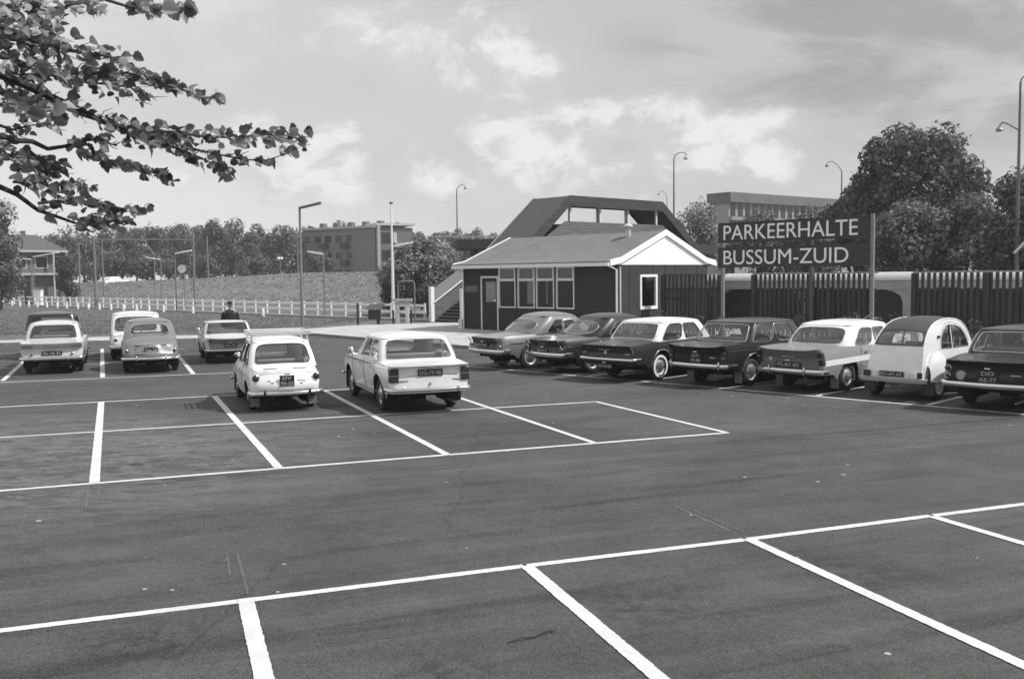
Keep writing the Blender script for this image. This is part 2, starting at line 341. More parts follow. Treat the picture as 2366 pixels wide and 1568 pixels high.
# ================================================================== vehicles
def interp(tab, x):
    if x <= tab[0][0]: return tab[0][1]
    for (a, va), (b, vb) in zip(tab[:-1], tab[1:]):
        if x <= b:
            t = (x-a)/(b-a); t = t*t*(3-2*t) if len(tab) > 2 else t; return va+(vb-va)*t
    return tab[-1][1]
class Body:
    def __init__(s, S): s.S = S; s.L = S['L']; s.W = S['W']; s.zs = S.get('sill', .24)
    def half(s, x):
        S = s.S; L = s.L; rc = S.get('rc', .22); e = min(x, L-x); te = S.get('te', .05)
        h = s.W/2*(1-te*abs(2*x/L-1)**3)
        rc = S.get('rcr', rc) if x < L/2 else S.get('rcf', rc)
        if e < rc: h -= rc*.75*(1-math.sqrt(max(0, 1-(1-e/rc)**2)))
        return h
    def zb(s, x): return interp(s.S['belt'], x)
    def zc(s, x): return interp(s.S['deck'], x)
    def zsx(s, x):
        ro = s.S['ro']; a = ro-s.S.get('r', .31)-.06; t = max(0, min(1, (a-x)/.25)); e = s.L-x; f = max(0, min(1, (.55-e)/.3)); return s.zs+s.S.get('rise', .13)*max(t*t*(3-2*t), f)
    def q(s, x): return s.S.get('q', 5)
    def yz(s, x, z):
        zb = s.zb(x); zn = max(0, min(1, (z-s.zs)/(zb-s.zs)))
        return s.half(x)-s.S.get('tuck', .07)*(1-zn)**2-s.S.get('tum', .05)*zn**4
    def dx(s, x, z):
        e = s.L-x
        d = 0
        if x < .7: d += interp(s.S.get('rear', [(0, 0), (1, 0)]), z)*(1-x/.7)**2
        if e < .7: d -= interp(s.S.get('front', [(0, 0), (1, 0)]), z)*(1-e/.7)**2
        return d
    def bow(s, x, f):
        e = s.L-x; b = s.S.get('bow', .06); r = 0
        if x < .5: r -= b*(1-f*f)*(1-x/.5)**2
        if e < .5: r += b*(1-f*f)*(1-e/.5)**2
        return r
    def side(s, x, z, sg=1, off=0): return Vector((x+s.dx(x, z), sg*(s.yz(x, z)+off), z))
    def deck(s, x, f):
        zb, zc = s.zb(x), s.zc(x); ys = s.yz(x, zb); z = zc+(zb-zc)*abs(f)**(s.q(x) if zb > zc else 2.6)
        return Vector((x+s.dx(x, zb)+s.bow(x, f), f*ys, z))
    def rearpt(s, y, z, off=0):
        zb = s.zb(0); h = s.yz(0, min(z, zb)); f = max(-1, min(1, y/h)); return Vector((s.dx(0, min(z, zb))+s.bow(0, f)-off, y, z))
    def frontpt(s, y, z, off=0):
        x = s.L; zb = s.zb(x); h = s.yz(x, min(z, zb)); f = max(-1, min(1, y/h)); return Vector((x+s.dx(x, min(z, zb))+s.bow(x, f)+off, y, z))
def cabin_outline(xr, xf, wr, wf, rr, rf, n=(10, 8, 16, 6, 8)):
    # half outline from rear centre (y=0) round the left side (+y) to the front centre
    pts = []
    for i in range(n[0]): pts.append((xr, (wr-rr)*i/n[0]))
    for i in range(n[1]):
        a = math.pi/2*i/n[1]; pts.append((xr+rr*(1-math.cos(a)), wr-rr+rr*math.sin(a)))
    for i in range(n[2]):
        t = i/n[2]; pts.append((xr+rr+(xf-rf-xr-rr)*t, wr+(wf-wr)*t))
    for i in range(n[3]):
        a = math.pi/2*i/n[3]; pts.append((xf-rf+rf*math.sin(a), wf-rf+rf*math.cos(a)))
    for i in range(n[4]+1): pts.append((xf, (wf-rf)*(1-i/n[4])))
    return pts
NSEG = (10, 8, 16, 6, 8)
def make_car(name, label, S, loc, heading, group=None):
    root = thing(name, label, 'car', loc, heading, group)
    B = Body(S); L, W = B.L, B.W; zs = B.zs; PM = paint(S['col']); RM = paint(S.get('roofcol', S['col']))
    r = S.get('r', .31); ra = S.get('ra', r+.07); ax = [S['ro'], S['ro']+S['wb']]
    # shift so that origin is at the rear axle
    ox = S['ro']
    def T(p): return (p[0]-ox, p[1], p[2])
    def fin(mb, nm, m, par, **k):
        mb.v = [T(p) for p in mb.v]; return mb.build(nm, m, par, **k)
    e = [0, .012, .03, .06, .1, .15, .21, .28]; n = int((L-.56)/.06)
    xs = e+[.28+(L-.56)*(i/n) for i in range(1, n)]+[L-a for a in e[::-1]]
    NV = 10; NT_ = 8
    body = MB(); doors = {}
    cb = S['cab']; xr0, xf0 = cb['xr0'], cb['xf0']
    dsp = S.get('doors', [])
    def inarch(p):
        for k_, a in enumerate(ax):
            rr_ = ra if k_ == 1 else S.get('rar', ra)
            if math.hypot(p.x-a, p.z-r*1.02) < rr_: return a, rr_
        return None
    for sg in (1, -1):
        V = []; ins = []
        for x in xs:
            row = []; ri = []
            for k in range(NV+1):
                z0_ = B.zsx(x); z = z0_+(B.zb(x)-z0_)*k/NV; p = B.side(x, z, sg); a = inarch(p); ri.append(a is not None)
                row.append(p)
            V.append(row); ins.append(ri)
        # snap
        V2 = [[p.copy() for p in row] for row in V]
        for i in range(len(xs)):
            for k in range(NV+1):
                if ins[i][k]:
                    a, rr_ = inarch(V[i][k]); c = Vector((a, 0, r*1.02)); d = Vector((V[i][k].x-a, 0, V[i][k].z-r*1.02))
                    nb = any(0 <= i+di < len(xs) and 0 <= k+dk <= NV and not ins[i+di][k+dk] for di in (-1, 0, 1) for dk in (-1, 0, 1))
                    if nb and d.length > 1e-4:
                        d = d.normalized()*rr_; zz = c.z+d.z; xx = a+d.x
                        V2[i][k] = Vector((xx, sg*B.yz(min(max(xx, 0), L), max(zz, zs)), zz)) if zz >= zs-.02 else Vector((a+math.copysign(math.sqrt(max(0, rr_**2-(zs-c.z)**2)), d.x), sg*B.yz(a, zs), zs))
        for i in range(len(xs)-1):
            for k in range(NV):
                if ins[i][k] and ins[i+1][k] and ins[i][k+1] and ins[i+1][k+1]: continue
                q = [V2[i][k], V2[i+1][k], V2[i+1][k+1], V2[i][k+1]]
                if sg > 0: q = q[::-1]
                xm = (xs[i]+xs[i+1])/2; tgt = body
                for di_, (da, db) in enumerate(dsp):
                    if da < xm < db and k >= 1: tgt = doors.setdefault((sg, di_), MB())
                tgt.add(q, [(0, 1, 2, 3)])
        # lip inward at sill and top shoulder round: skip
    # decks
    fs = [-1+2*j/(2*NT_) for j in range(2*NT_+1)]
    for i in range(len(xs)-1):
        xm = (xs[i]+xs[i+1])/2
        for j in range(2*NT_):
            if xr0+.16 < xm < xf0-.12 and abs(fs[j]+fs[j+1])/2 < .80: continue
            body.add([B.deck(xs[i], fs[j]), B.deck(xs[i+1], fs[j]), B.deck(xs[i+1], fs[j+1]), B.deck(xs[i], fs[j+1])], [(0, 1, 2, 3)])
    capr = MB()
    for x, sg in ((0, 1), (L, -1)):
        rows = []
        for k in range(NV+1):
            row = []
            for f in fs:
                zt = B.deck(x, f).z; zb = B.zb(x); z0_ = B.zsx(x); z = z0_+(zt-z0_)*k/NV; zz = z0_+(zb-z0_)*k/NV
                row.append(Vector((x+B.dx(x, zz)+B.bow(x, f), f*B.yz(x, zz), z)))
            rows.append(row if sg > 0 else row[::-1])
        (capr if sg > 0 else body).grid(rows)
    if S.get('rearshade') is not None: fin(capr, 'tail_panel', paint(S['rearshade']), root)  # shade of the rear face painted in: tail darker than the body colour
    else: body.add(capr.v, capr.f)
    # weld duplicates
    bo = fin(body, 'body', PM, root, smooth=38); weld(bo)
    for (sg, di_), mb in sorted(doors.items()):
        d = fin(mb, 'door', PM, root, smooth=38); weld(d)
        da, db = dsp[di_]; zl_ = zs+(B.zb((da+db)/2)-zs)*.1
        for xx in (da, db):
            sm = MB(); ps = [B.side(xx, zl_+(B.zb(xx)-zl_)*t/8, sg, .0015) for t in range(9)]
            ps = [p for p in ps if inarch(p) is None]
            if len(ps) > 1: sm.tube(ps, .0055, 4); fin(sm, 'seam', DARK, d)
        hx = da+.13 if S.get('hrear', True) else db-.12; hz = B.zb(hx)-S.get('hz', .11)
        h = MB(); a, b_ = B.side(hx, hz, sg, .03), B.side(hx+.13, hz, sg, .03)
        h.bar(a, b_, .022, .022); fin(h, 'handle', CHROME, d)
    # greenhouse
    z1 = cb['z1']; crown = cb.get('crown', .06)
    base = cabin_outline(xr0, xf0, cb['w0r'], cb['w0f'], cb.get('rr0', .2), cb.get('rf0', .2))
    roof = cabin_outline(cb['xr1'], cb['xf1'], cb['w1r'], cb['w1f'], cb.get('rr1', .2), cb.get('rf1', .2))
    NU = len(base)-1
    def deckz(x, y):
        zb, zc = B.zb(x), B.zc(x); ys = B.yz(x, zb); f = min(1, abs(y)/ys); return zc+(zb-zc)*f**(B.q(x) if zb > zc else 2.6)
    bl = cb.get('bulge', .03)
    def Sf(u, v, sg=1, off=0.0):
        t = max(0, min(1, u))*NU; i = min(int(t), NU-1); fr = t-i
        bx = base[i][0]+(base[i+1][0]-base[i][0])*fr; by = base[i][1]+(base[i+1][1]-base[i][1])*fr
        tx = roof[i][0]+(roof[i+1][0]-roof[i][0])*fr; ty = roof[i][1]+(roof[i+1][1]-roof[i][1])*fr
        zb_ = deckz(bx, by)-.012; zt_ = z1-cb.get('drop', .0)*(abs(ty)/max(cb['w1r'], .1))**2
        x = bx+(tx-bx)*v; y = by+(ty-by)*v; z = zb_+(zt_-zb_)*v
        cx = (xr0+xf0)/2; hw = (xf0-xr0)/2
        o = bl*4*v*(1-v)*.5+off
        nx = (x-cx)/hw; ny = y/cb['w0r']; m = max(1e-3, math.hypot(nx**5, ny**5)); 
        return Vector((x+o*(nx**5)/m, sg*(y+o*abs(ny**5)/m), z+o*.15))
    n0, n1, n2, n3, n4 = NSEG; U = [0, n0/NU, (n0+n1)/NU, (n0+n1+n2)/NU, (n0+n1+n2+n3)/NU, 1]
    def umap(seg, t): return U[seg]+(U[seg+1]-U[seg])*t
    frame = MB(); K = 36
    def winpoly(u0, u1, v0, v1, pw, slant=0):
        o = []
        for i in range(K):
            a = 2*math.pi*(i+.5)/K; c, s_ = math.cos(a), math.sin(a)
            k_ = (abs(c)**pw+abs(s_)**pw)**(-1/pw); c *= k_; s_ *= k_
            v = (v0+v1)/2+(v1-v0)/2*s_; o.append(((u0+u1)/2+(u1-u0)/2*c+slant*(v-.5), v))
        return o
    def rectpoly(u0, u1, poly):
        o = []; cu = sum(p[0] for p in poly)/K; cvv = sum(p[1] for p in poly)/K
        for i, (pu, pv) in enumerate(poly):
            a = 2*math.pi*(i+.5)/K; c, s_ = math.cos(a), math.sin(a); m = max(abs(c), abs(s_)); c /= m; s_ /= m
            o.append(((u0+u1)/2+(u1-u0)/2*c, .5+.5*s_))
        return o
    sides = cb['side']      # list of (t0,t1) pane spans inside the side segment
    v0, v1 = cb.get('v0', .1), cb.get('v1', .9)
    ur = cb.get('ur', umap(1, .0)-.01)          # rear glass half extent in u
    uf = cb.get('uf', U[4]+.01)                  # front glass starts
    def cell(c0, c1, poly, sg, nm, cc=None, gm=GLASS, trim=True):
        rc_ = rectpoly(c0, c1, poly)
        def q(u, v, off=0):
            return Sf(abs(u), v, (1 if u >= 0 else -1)*sg, off)
        # intermediate rows of frame
        rows = [[q(a[0]+(b[0]-a[0])*t, a[1]+(b[1]-a[1])*t) for a, b in zip(rc_, poly)] for t in (0, .5, 1)]
        if sg < 0: rows = rows[::-1]
        frame.grid(rows[::-1], True)
        cu = sum(p[0] for p in poly)/K; cvv = sum(p[1] for p in poly)/K
        g = MB(); rws = [[q(cu+(a[0]-cu)*t, cvv+(a[1]-cvv)*t, -.006) for a in poly] for t in (1, .75, .5, .25)]
        g.grid(rws if sg > 0 else rws[::-1], True)
        c_ = q(cu, cvv, -.006); b0 = len(g.v); last = [tuple(p) for p in rws[3]]
        g.v += last+[tuple(c_)]; g.f += [(b0+i, b0+(i+1) % K, b0+K) if sg > 0 else (b0+(i+1) % K, b0+i, b0+K) for i in range(K)]
        go = fin(g, nm, gm, root)
        if trim:
            tm = MB(); pts = [q(a[0], a[1], .004) for a in poly]; tm.tube(pts+[pts[0], pts[1]], S.get('trimr', .009), 5, False)
            fin(tm, 'window_trim', CHROME if S.get('chrome', True) else DARK, go)
    pwr = cb.get('pwr', 6)
    if not cb.get('norear'):
        cell(-U[2]*.5-ur*.5, U[2]*.5+ur*.5, winpoly(-ur, ur, v0+cb.get('rv0', 0), v1-cb.get('rv1', 0), pwr), 1, 'rear_window')
        uc = U[2]*.5+ur*.5
    else: uc = 0
    ufc = uf*.6+U[3]*.4
    # front cell crosses u=1 : use mirrored coordinate 2-u
    def Sfront(u, v, sg=1, off=0): return Sf(u if u <= 1 else 2-u, v, 1 if u <= 1 else -1, off)
    poly = winpoly(uf, 2-uf, v0, v1, 7); rc_ = rectpoly(ufc, 2-ufc, poly)
    frame.grid([[Sfront(a[0]+(b[0]-a[0])*t, a[1]+(b[1]-a[1])*t) for a, b in zip(rc_, poly)] for t in (0, .5, 1)][::-1], True)
    g = MB(); g.grid([[Sfront(1+(a[0]-1)*t, (v0+v1)/2+(a[1]-(v0+v1)/2)*t, 1, -.006) for a in poly] for t in (1, .75, .5, .25, .02)], True)
    ws = fin(g, 'windscreen', GLASS, root)
    tm = MB(); pts = [Sfront(a[0], a[1], 1, .004) for a in poly]; tm.tube(pts+pts[:2], S.get('trimr', .009), 5, False); fin(tm, 'window_trim', CHROME if S.get('chrome', True) else DARK, ws)
    for sg in (1, -1):
        edges = [uc]; pn = [(U[2]+(U[3]-U[2])*a, U[2]+(U[3]-U[2])*b) for a, b in sides]
        for a, b in zip(pn[:-1], pn[1:]): edges.append((a[1]+b[0])/2)
        edges.append(ufc)
        for k, (a, b) in enumerate(pn):
            sl = cb.get('slant', [0]*9)[k]
            if k == 0: pl = winpoly(a, b, v0, v1, cb.get('pws', 5), sl)
            else: pl = winpoly(a, b, v0, v1, 9, sl)
            cell(edges[k], edges[k+1], pl, sg, 'side_window')
    fo = fin(frame, 'window_frame', RM if S.get('pillarroof', True) else PM, root, smooth=40); weld(fo)
    # roof
    rf_ = MB(); rows = []; cxr = (cb['xr1']+cb['xf1'])/2
    full = [(p, 1) for p in range(NU+1)]+[(p, -1) for p in range(NU-1, 0, -1)]
    for s_ in (1.0, .985, .955, .90, .82, .7, .5, .25, .01):
        row = []
        for i, sg in full:
            e_ = Sf(i/NU, 1.0, sg); o_ = cb.get('over', .012) if s_ > .97 else cb.get('over', .012)*.6
            zz = z1+crown*(1-s_**2.4)+cb.get('edge', .02)*(1 if s_ < .97 else 0)*(1-s_)**.3
            row.append(Vector((cxr+(e_.x-cxr)*s_*(1+o_), e_.y*s_*(1+o_), e_.z-z1+zz)))
        rows.append(row)
    rf_.grid(rows, True); fin(rf_, 'roof', RM, root, smooth=60)
    # interior
    zf = zs+.06; it = MB(); it.box(xr0+.1, xf0, -W/2+.2, W/2-.2, zf, zf+.02); fin(it, 'cabin_floor', DARK, root)
    zt = B.zb((xr0+xf0)/2)
    def seat(x):
        s_ = MB(); w_ = W/2-.26
        s_.hexa([(x, -w_, zf+.03), (x+.5, -w_, zf+.03), (x+.5, w_, zf+.03), (x, w_, zf+.03), (x, -w_, zf+.28), (x+.5, -w_, zf+.32), (x+.5, w_, zf+.32), (x, w_, zf+.28)])
        s_.hexa([(x-.14, -w_, zf+.2), (x+.02, -w_, zf+.2), (x+.02, w_, zf+.2), (x-.14, w_, zf+.2), (x-.24, -w_, zt+.12), (x-.12, -w_, zt+.12), (x-.12, w_, zt+.12), (x-.24, w_, zt+.12)])
        o = fin(s_, 'seat', mat('seat_cloth_pale', .30, .8) if S.get('paleseat', S['col'] > .5) else SEAT, root, bevel=.03)
    seat(xr0+.55); seat(xf0-1.05)
    if S.get('shelf', True):
        sh = MB(); sh.box(xr0+.1, xr0+.42, -W/2+.2, W/2-.2, zt-.05, zt-.03); fin(sh, 'rear_shelf', mat('shelf', .22, .8), root)
    st = MB(); c = Vector((xf0-.55, .33, zt+.02)); a_ = Vector((-.8, 0, .6)).normalized(); b1 = Vector((0, 1, 0)); b2 = a_.cross(b1)
    st.tube([c+(b1*math.cos(t*math.pi/8)+b2*math.sin(t*math.pi/8))*.19 for t in range(17)], .012, 5, False); st.tube([c, c-a_*.3], .015, 6)
    st.tube([c+b1*.19, c-b1*.19], .01, 5)
    fin(st, 'steering_wheel', mat('wheel_ring', .5, .4), root)
    # underbody
    ub = MB(); ub.box(.22, L-.25, -W/2+.34, W/2-.34, .33, .5)
    ub.box(xr0, xf0-.1, -W/2+.1, W/2-.1, zs+.0, zs+.05)
    ub.box(ax[0]-.06, ax[0]+.06, -W/2+.1, W/2-.1, r-.06, r+.05); ub.box(ax[0]-.16, ax[0]+.14, -.12, .12, r-.12, r+.1)
    for k_, a in enumerate(ax):
        rr_ = (ra if k_ else S.get('rar', ra))+.004
        for sg in (1, -1):
            yo = sg*(B.yz(a, .5)-.015); yi = sg*(W/2-.34)
            rows = [[(a+rr_*math.cos(t*math.pi/14), y, r*1.02+rr_*math.sin(t*math.pi/14)) for t in range(-2, 17)] for y in (yo, yi)]
            ub.grid(rows)
            ub.add([(a+rr_*math.cos(t*math.pi/14), yi, r*1.02+rr_*math.sin(t*math.pi/14)) for t in range(-2, 17)], [tuple(range(19))])
    fin(ub, 'underbody', mat('underside', .012, .9), root, smooth=0)
    # wheels
    for a in ax:
        for sg in (1, -1):
            yw = sg*(B.yz(a, .45)-S.get('inset', .10)); wh = MB(); tw_ = .07
            cen = (a-ox, yw, r)
            wh.lathe([(r*.62, -tw_), (r*.9, -tw_), (r*.98, -tw_*.75), (r, -tw_*.4), (r, tw_*.4), (r*.98, tw_*.75), (r*.9, tw_), (r*.66, tw_*1.02), (r*.62, tw_*.7)], cen, (0, sg, 0), 28)
            wo_ = wh.build('wheel', RUB, root)
            rm = MB(); rm.lathe([(r*.655, tw_*.95), (r*.63, tw_*.62), (r*.55, tw_*.42), (r*.46, tw_*.6), (r*.40, tw_*.55)], cen, (0, sg, 0), 28); rm.build('rim', mat('rim_%d' % round(S.get('rim', .5)*100), S.get('rim', .5), .35, metal=.3), wo_)
            hc = MB(); hc.lathe([(r*.41, tw_*.5), (r*.38, tw_*.85), (r*.25, tw_*1.12), (r*.08, tw_*1.2), (.001, tw_*1.2)], cen, (0, sg, 0), 20); hc.build('hubcap', SILV, wo_)
            if S.get('whitewall'):
                ww = MB(); ww.lathe([(r*.84, tw_*1.06), (r*.68, tw_*1.08)], cen, (0, sg, 0), 28); ww.build('tyre_stripe', WHITE, wo_)
    # bumpers
    def bumper(front, z, h, off, wrap, t=.035, mtl=CHROME):
        mb = MB(); path = []; hw = B.half(0 if not front else L); 
        N = 16
        wr = S.get('wrapr', .12)
        yo = B.yz(L-.3 if front else .3, z)+.028
        pts = []
        yy_ = yo-wr
        for i in range(N+1):
            y = -yy_+2*yy_*i/N; f = y/yy_; bx = (B.rearpt(y*.9, z+.1).x if not front else L-B.frontpt(y*.9, z+.1).x)
            pts.append((bx-off-.03*(1-f*f), y))
        x0 = pts[0][0]
        cr = [(x0+wr*(1-math.cos(a))*.9, yy_+wr*math.sin(a)) for a in [math.pi/2*i/6 for i in range(1, 7)]]
        cr.append((x0+wrap, yo))
        path = [(x, -y) for x, y in cr[::-1]]+pts+cr
        sec = [(0, -h/2), (t*.7, -h*.42), (t, -h*.15), (t, h*.15), (t*.7, h*.42), (0, h/2), (-.012, 0)]
        rows = []
        for i, (x, y) in enumerate(path):
            a = path[max(i-1, 0)]; b = path[min(i+1, len(path)-1)]; d = Vector((b[0]-a[0], b[1]-a[1], 0)).normalized(); nn = Vector((-d.y, d.x, 0))
            if nn.x*0+0 > 1: pass
            row = []
            for o_, zz in sec:
                q = Vector((x, y, z+zz))+nn*o_
                if front: q = Vector((L-q.x, q.y, q.z))
                row.append(q)
            rows.append(row)
        if front: rows = rows[::-1]
        mb.grid(rows, True); n_ = len(sec); m_ = len(rows)
        mb.f.append(tuple(range(n_))); mb.f.append(tuple((m_-1)*n_+j for j in range(n_))[::-1])
        bo_ = fin(mb, 'bumper', mtl, root, smooth=50)
        oy = S.get('over')
        if oy:
            for sg in (1, -1):
                o2 = MB(); xx = (min(pts, key=lambda p: abs(p[1]-oy))[0])-t-.012
                if front: xx = L-xx
                o2.ell((xx, sg*oy, z+.01), (.03, .026, h*.95), 8, 8); fin(o2, 'overrider', CHROME if not S.get('rubover') else DARK, bo_)
        return bo_
    bz = S.get('bz', .46)
    bumper(False, bz, S.get('bh', .09), S.get('boff', .05), S.get('bwrap', .32)); bumper(True, bz, S.get('bh', .09), .05, .25)
    # lamps
    for kind, y, z, sx, sz in S.get('lamps', []):
        for sg in (1, -1):
            tl = MB(); p = B.rearpt(sg*y, z)
            if kind == 'round':
                tl.lathe([(sz, -.03), (sz, .015), (sz*.85, .03), (sz*.4, .042), (.001, .045)], p, (-1, 0, 0), 18); o = fin(tl, 'taillight', LENS, root)
                rg = MB(); rg.tube([(p.x-.016, p.y+sz*1.03*math.cos(k*math.pi/9), p.z+sz*1.03*math.sin(k*math.pi/9)) for k in range(19)], .007, 5, False); fin(rg, 'lamp_rim', CHROME, o)
            elif kind == 'box':
                yo = sg*(y+sx/2); yi = sg*(y-sx/2); a_, b_ = B.rearpt(yi, z+sz/2, .022), B.rearpt(yo, z+sz/2, .022); c_, d_ = B.rearpt(yo, z-sz/2, .022), B.rearpt(yi, z-sz/2, .022)
                tl.hexa([d_, c_, c_+Vector((.12, 0, 0)), d_+Vector((.12, 0, 0)), a_, b_, b_+Vector((.12, 0, 0)), a_+Vector((.12, 0, 0))])
                o = fin(tl, 'taillight', LENS, root, bevel=.012)
                rg = MB(); m1, m2 = d_.lerp(a_, .5), c_.lerp(b_, .5); rg.bar(m1+Vector((-.003, 0, 0)), m2+Vector((-.003, 0, 0)), .012, .012); fin(rg, 'lamp_rim', CHROME, o)
            elif kind == 'chrome':
                tl.tube([B.rearpt(sg*y, z-sz/2, .012), B.rearpt(sg*y, z, .016), B.rearpt(sg*y, z+sz/2, .012)], sx, 6); fin(tl, 'corner_trim', CHROME, root)
    for sg in (1, -1):
        hy, hz, hr = S.get('head', (.56, .66, .09)); p = B.frontpt(sg*hy, hz); hl = MB()
        hl.lathe([(hr, -.06), (hr, .02), (hr*.9, .03)], p, (1, 0, 0), 18); o = fin(hl, 'headlight', CHROME, root)
        h2 = MB(); h2.lathe([(hr*.9, .026), (hr*.5, .045), (.001, .05)], p, (1, 0, 0), 18); fin(h2, 'lens', mat('clear_lens', .6, .15), o)
    if S.get('grille', True):
        gr_ = MB(); z_ = (bz+B.zb(L))/2; 
        gr_.grid([[B.frontpt(y, z_+dz_, .006) for y in np.linspace(-.42, .42, 9)] for dz_ in (-.09, .09)]); g_ = fin(gr_, 'grille', DARK, root)
        gb = MB()
        for k in range(5): gb.tube([B.frontpt(y, z_-.08+.04*k, .012) for y in np.linspace(-.42, .42, 7)], .006, 5)
        fin(gb, 'grille_bar', CHROME, g_)
    # plate
    pl = S.get('plate')
    if pl:
        txts, pz, pw_, ph_ = pl; pb = MB(); p = B.rearpt(0, pz); x = p.x-S.get('pstand', .02)
        pb.box(x, x+.014, -pw_/2, pw_/2, pz-ph_/2, pz+ph_/2); po = fin(pb, 'number_plate', PLATE, root)
        nl = len(txts)
        for k, s_ in enumerate(txts):
            hh = ph_/nl*.62; zz = pz+ph_/2-(k+1)*ph_/nl+ph_/nl*.19; ww = pw_*.86 if len(s_) > 4 or nl == 1 else pw_*.62
            text('plate_lettering', s_, ww, hh, mat('plate_paint', .34, .6), po, (x-ox-.0005, ww/2, zz), (0, -1, 0), (0, 0, 1), .004, .02)
        lb = MB(); lb.tube([(x-.01, -.05, pz+ph_/2+.03), (x-.01, .05, pz+ph_/2+.03)], .016, 8); lb.tube([(x+.02, 0, pz+ph_/2+.03), (x-.01, 0, pz+ph_/2+.03)], .01, 6); fin(lb, 'plate_lamp', CHROME, root)
    for (sg, a, b, za, zb_, hh, m_) in S.get('strips', []):
        for s2 in ((1, -1) if sg == 0 else (sg,)):
            mb = MB(); rows = [[], []]
            for i in range(25):
                t = i/24; x = a+(b-a)*t; z = za+(zb_-za)*t; rows[0].append(B.side(x, z-hh/2, s2, .007)); rows[1].append(B.side(x, z+hh/2, s2, .007))
            rows = [[p+Vector((0, -s2*.012, 0)) for p in rows[0]]]+rows+[[p+Vector((0, -s2*.012, 0)) for p in rows[1]]]
            mb.grid(rows if s2 < 0 else rows[::-1]); fin(mb, 'trim_strip', m_, root, smooth=30)
    if S.get('archtrim'):
        for sg in (1, -1):
            mb = MB(); rr_ = ra+.006; pts = []
            for t in range(-1, 18):
                an = t*math.pi/16; x = ax[0]+rr_*math.cos(an); z = r*1.02+rr_*math.sin(an); pts.append(B.side(x, max(z, zs), sg, .006)) if z > zs else None
            mb.tube(pts, .011, 5); fin(mb, 'arch_trim', CHROME, root)
    for y in S.get('exhaust', [-.45]):
        ex = MB(); ex.tube([(.5, y, .2), (-.02, y, .19)], .02, 8); fin(ex, 'exhaust_pipe', mat('exhaust', .12, .6), root)
    if S.get('flaps'):
        for sg in (1, -1):
            mf = MB(); yw = sg*(B.yz(ax[0], .45)-.12); mf.box(ax[0]-ra-.02, ax[0]-ra, yw-.09, yw+.09, .08, .33); fin(mf, 'mud_flap', mat('flap', S['flaps'], .8), root)
    # small scuttle details
    mr = MB(); sgm = S.get('mirror', 1); p = B.side(xf0+.1, B.zb(xf0+.1), sgm, -.05)
    mr.tube([p, p+Vector((0, sgm*.05, .07))], .008, 6); mr.ell(tuple(p+Vector((0, sgm*.07, .1))), (.02, .06, .045), 8, 6); fin(mr, 'mirror', CHROME, root)
    k_ = S.get('scale', 1); root.scale = (k_, k_, k_)
    return root, B, fin, ox
def weld(o, d=.0008):
    import bmesh
    bm = bmesh.new(); bm.from_mesh(o.data); bmesh.ops.remove_doubles(bm, verts=bm.verts, dist=d); bmesh.ops.recalc_face_normals(bm, faces=bm.faces)
    bm.to_mesh(o.data); bm.free()
    o.data.polygons.foreach_set('use_smooth', [True]*len(o.data.polygons)); o.data.set_sharp_from_angle(angle=R_(38))

def cabspec(xr0, xr1, xf1, xf0, w0, w1, z1, side, **k):
    d = dict(xr0=xr0, xr1=xr1, xf1=xf1, xf0=xf0, w0r=w0, w0f=w0*.98, w1r=w1, w1f=w1*.97, z1=z1, side=side); d.update(k); return d
SC = {}
# white saloon with box tail lights (centre right)
SC['tri'] = dict(scale=1.055, L=4.0, W=1.60, wb=2.47, ro=.86, r=.30, sill=.25, col=.74, rc=.2, rcr=.09, rcf=.25, te=.05, bow=.03, tuck=.10, tum=.03,
    belt=[(0, .87), (.9, .90), (2.9, .90), (4.0, .80)], deck=[(0, .865), (.8, .925), (2.9, .94), (4.0, .79)], q=2.6,
    rear=[(.25, .13), (.42, .02), (.62, .03), (.81, .045), (.865, -.045)], front=[(.25, .1), (.6, 0), (.8, .05)],
    cab=cabspec(.66, .98, 2.36, 2.86, .745, .635, 1.315, [(-.02, .36), (.41, .80)], rr0=.12, rr1=.12, crown=.065, v0=.08, v1=.92, pwr=7, ur=.225, over=.02, slant=[.01, -.02]),
    doors=[(1.02, 1.85), (1.85, 2.85)], lamps=[('box', .66, .70, .17, .24)], bz=.44, bh=.07, over=.50, bwrap=.30, plate=(['DG-79-90'], .74, .46, .12),
    strips=[(0, .1, 3.9, .845, .815, .035, CHROME), (0, .35, 3.6, .335, .335, .02, CHROME)], rim=.6, mirror=1)
# small white rear-engined car with roof rack (centre)
SC['fiat'] = dict(scale=1.02, L=3.5, W=1.42, wb=2.0, ro=.72, r=.265, sill=.25, col=.78, rcr=.24, rcf=.3, te=.06, bow=.07, tuck=.07, tum=.10, ra=.31,
    belt=[(0, .78), (.35, .84), (2.6, .84), (3.5, .70)], deck=[(0, .79), (.38, .88), (2.6, .88), (3.5, .72)], q=2.5,
    rear=[(.25, .05), (.5, 0), (.8, .09)], front=[(.25, .1), (.5, 0), (.8, .15)],
    cab=cabspec(.34, .66, 1.85, 2.5, .655, .545, 1.30, [(.0, .36), (.42, .86)], rr0=.13, rr1=.13, crown=.085, v0=.10, v1=.90, pwr=6, ur=.222, over=.015, slant=[.01, -.02]),
    doors=[(1.35, 2.4)], lamps=[('round', .565, .655, .06, .065)], bz=.37, bh=.075, over=.42, rubover=True, bwrap=.2, plate=(['DV', '93-22'], .60, .27, .20),
    strips=[], rim=.55, chrome=False, flaps=.16, grille=False, mirror=1, head=(.5, .62, .085), pstand=.03)
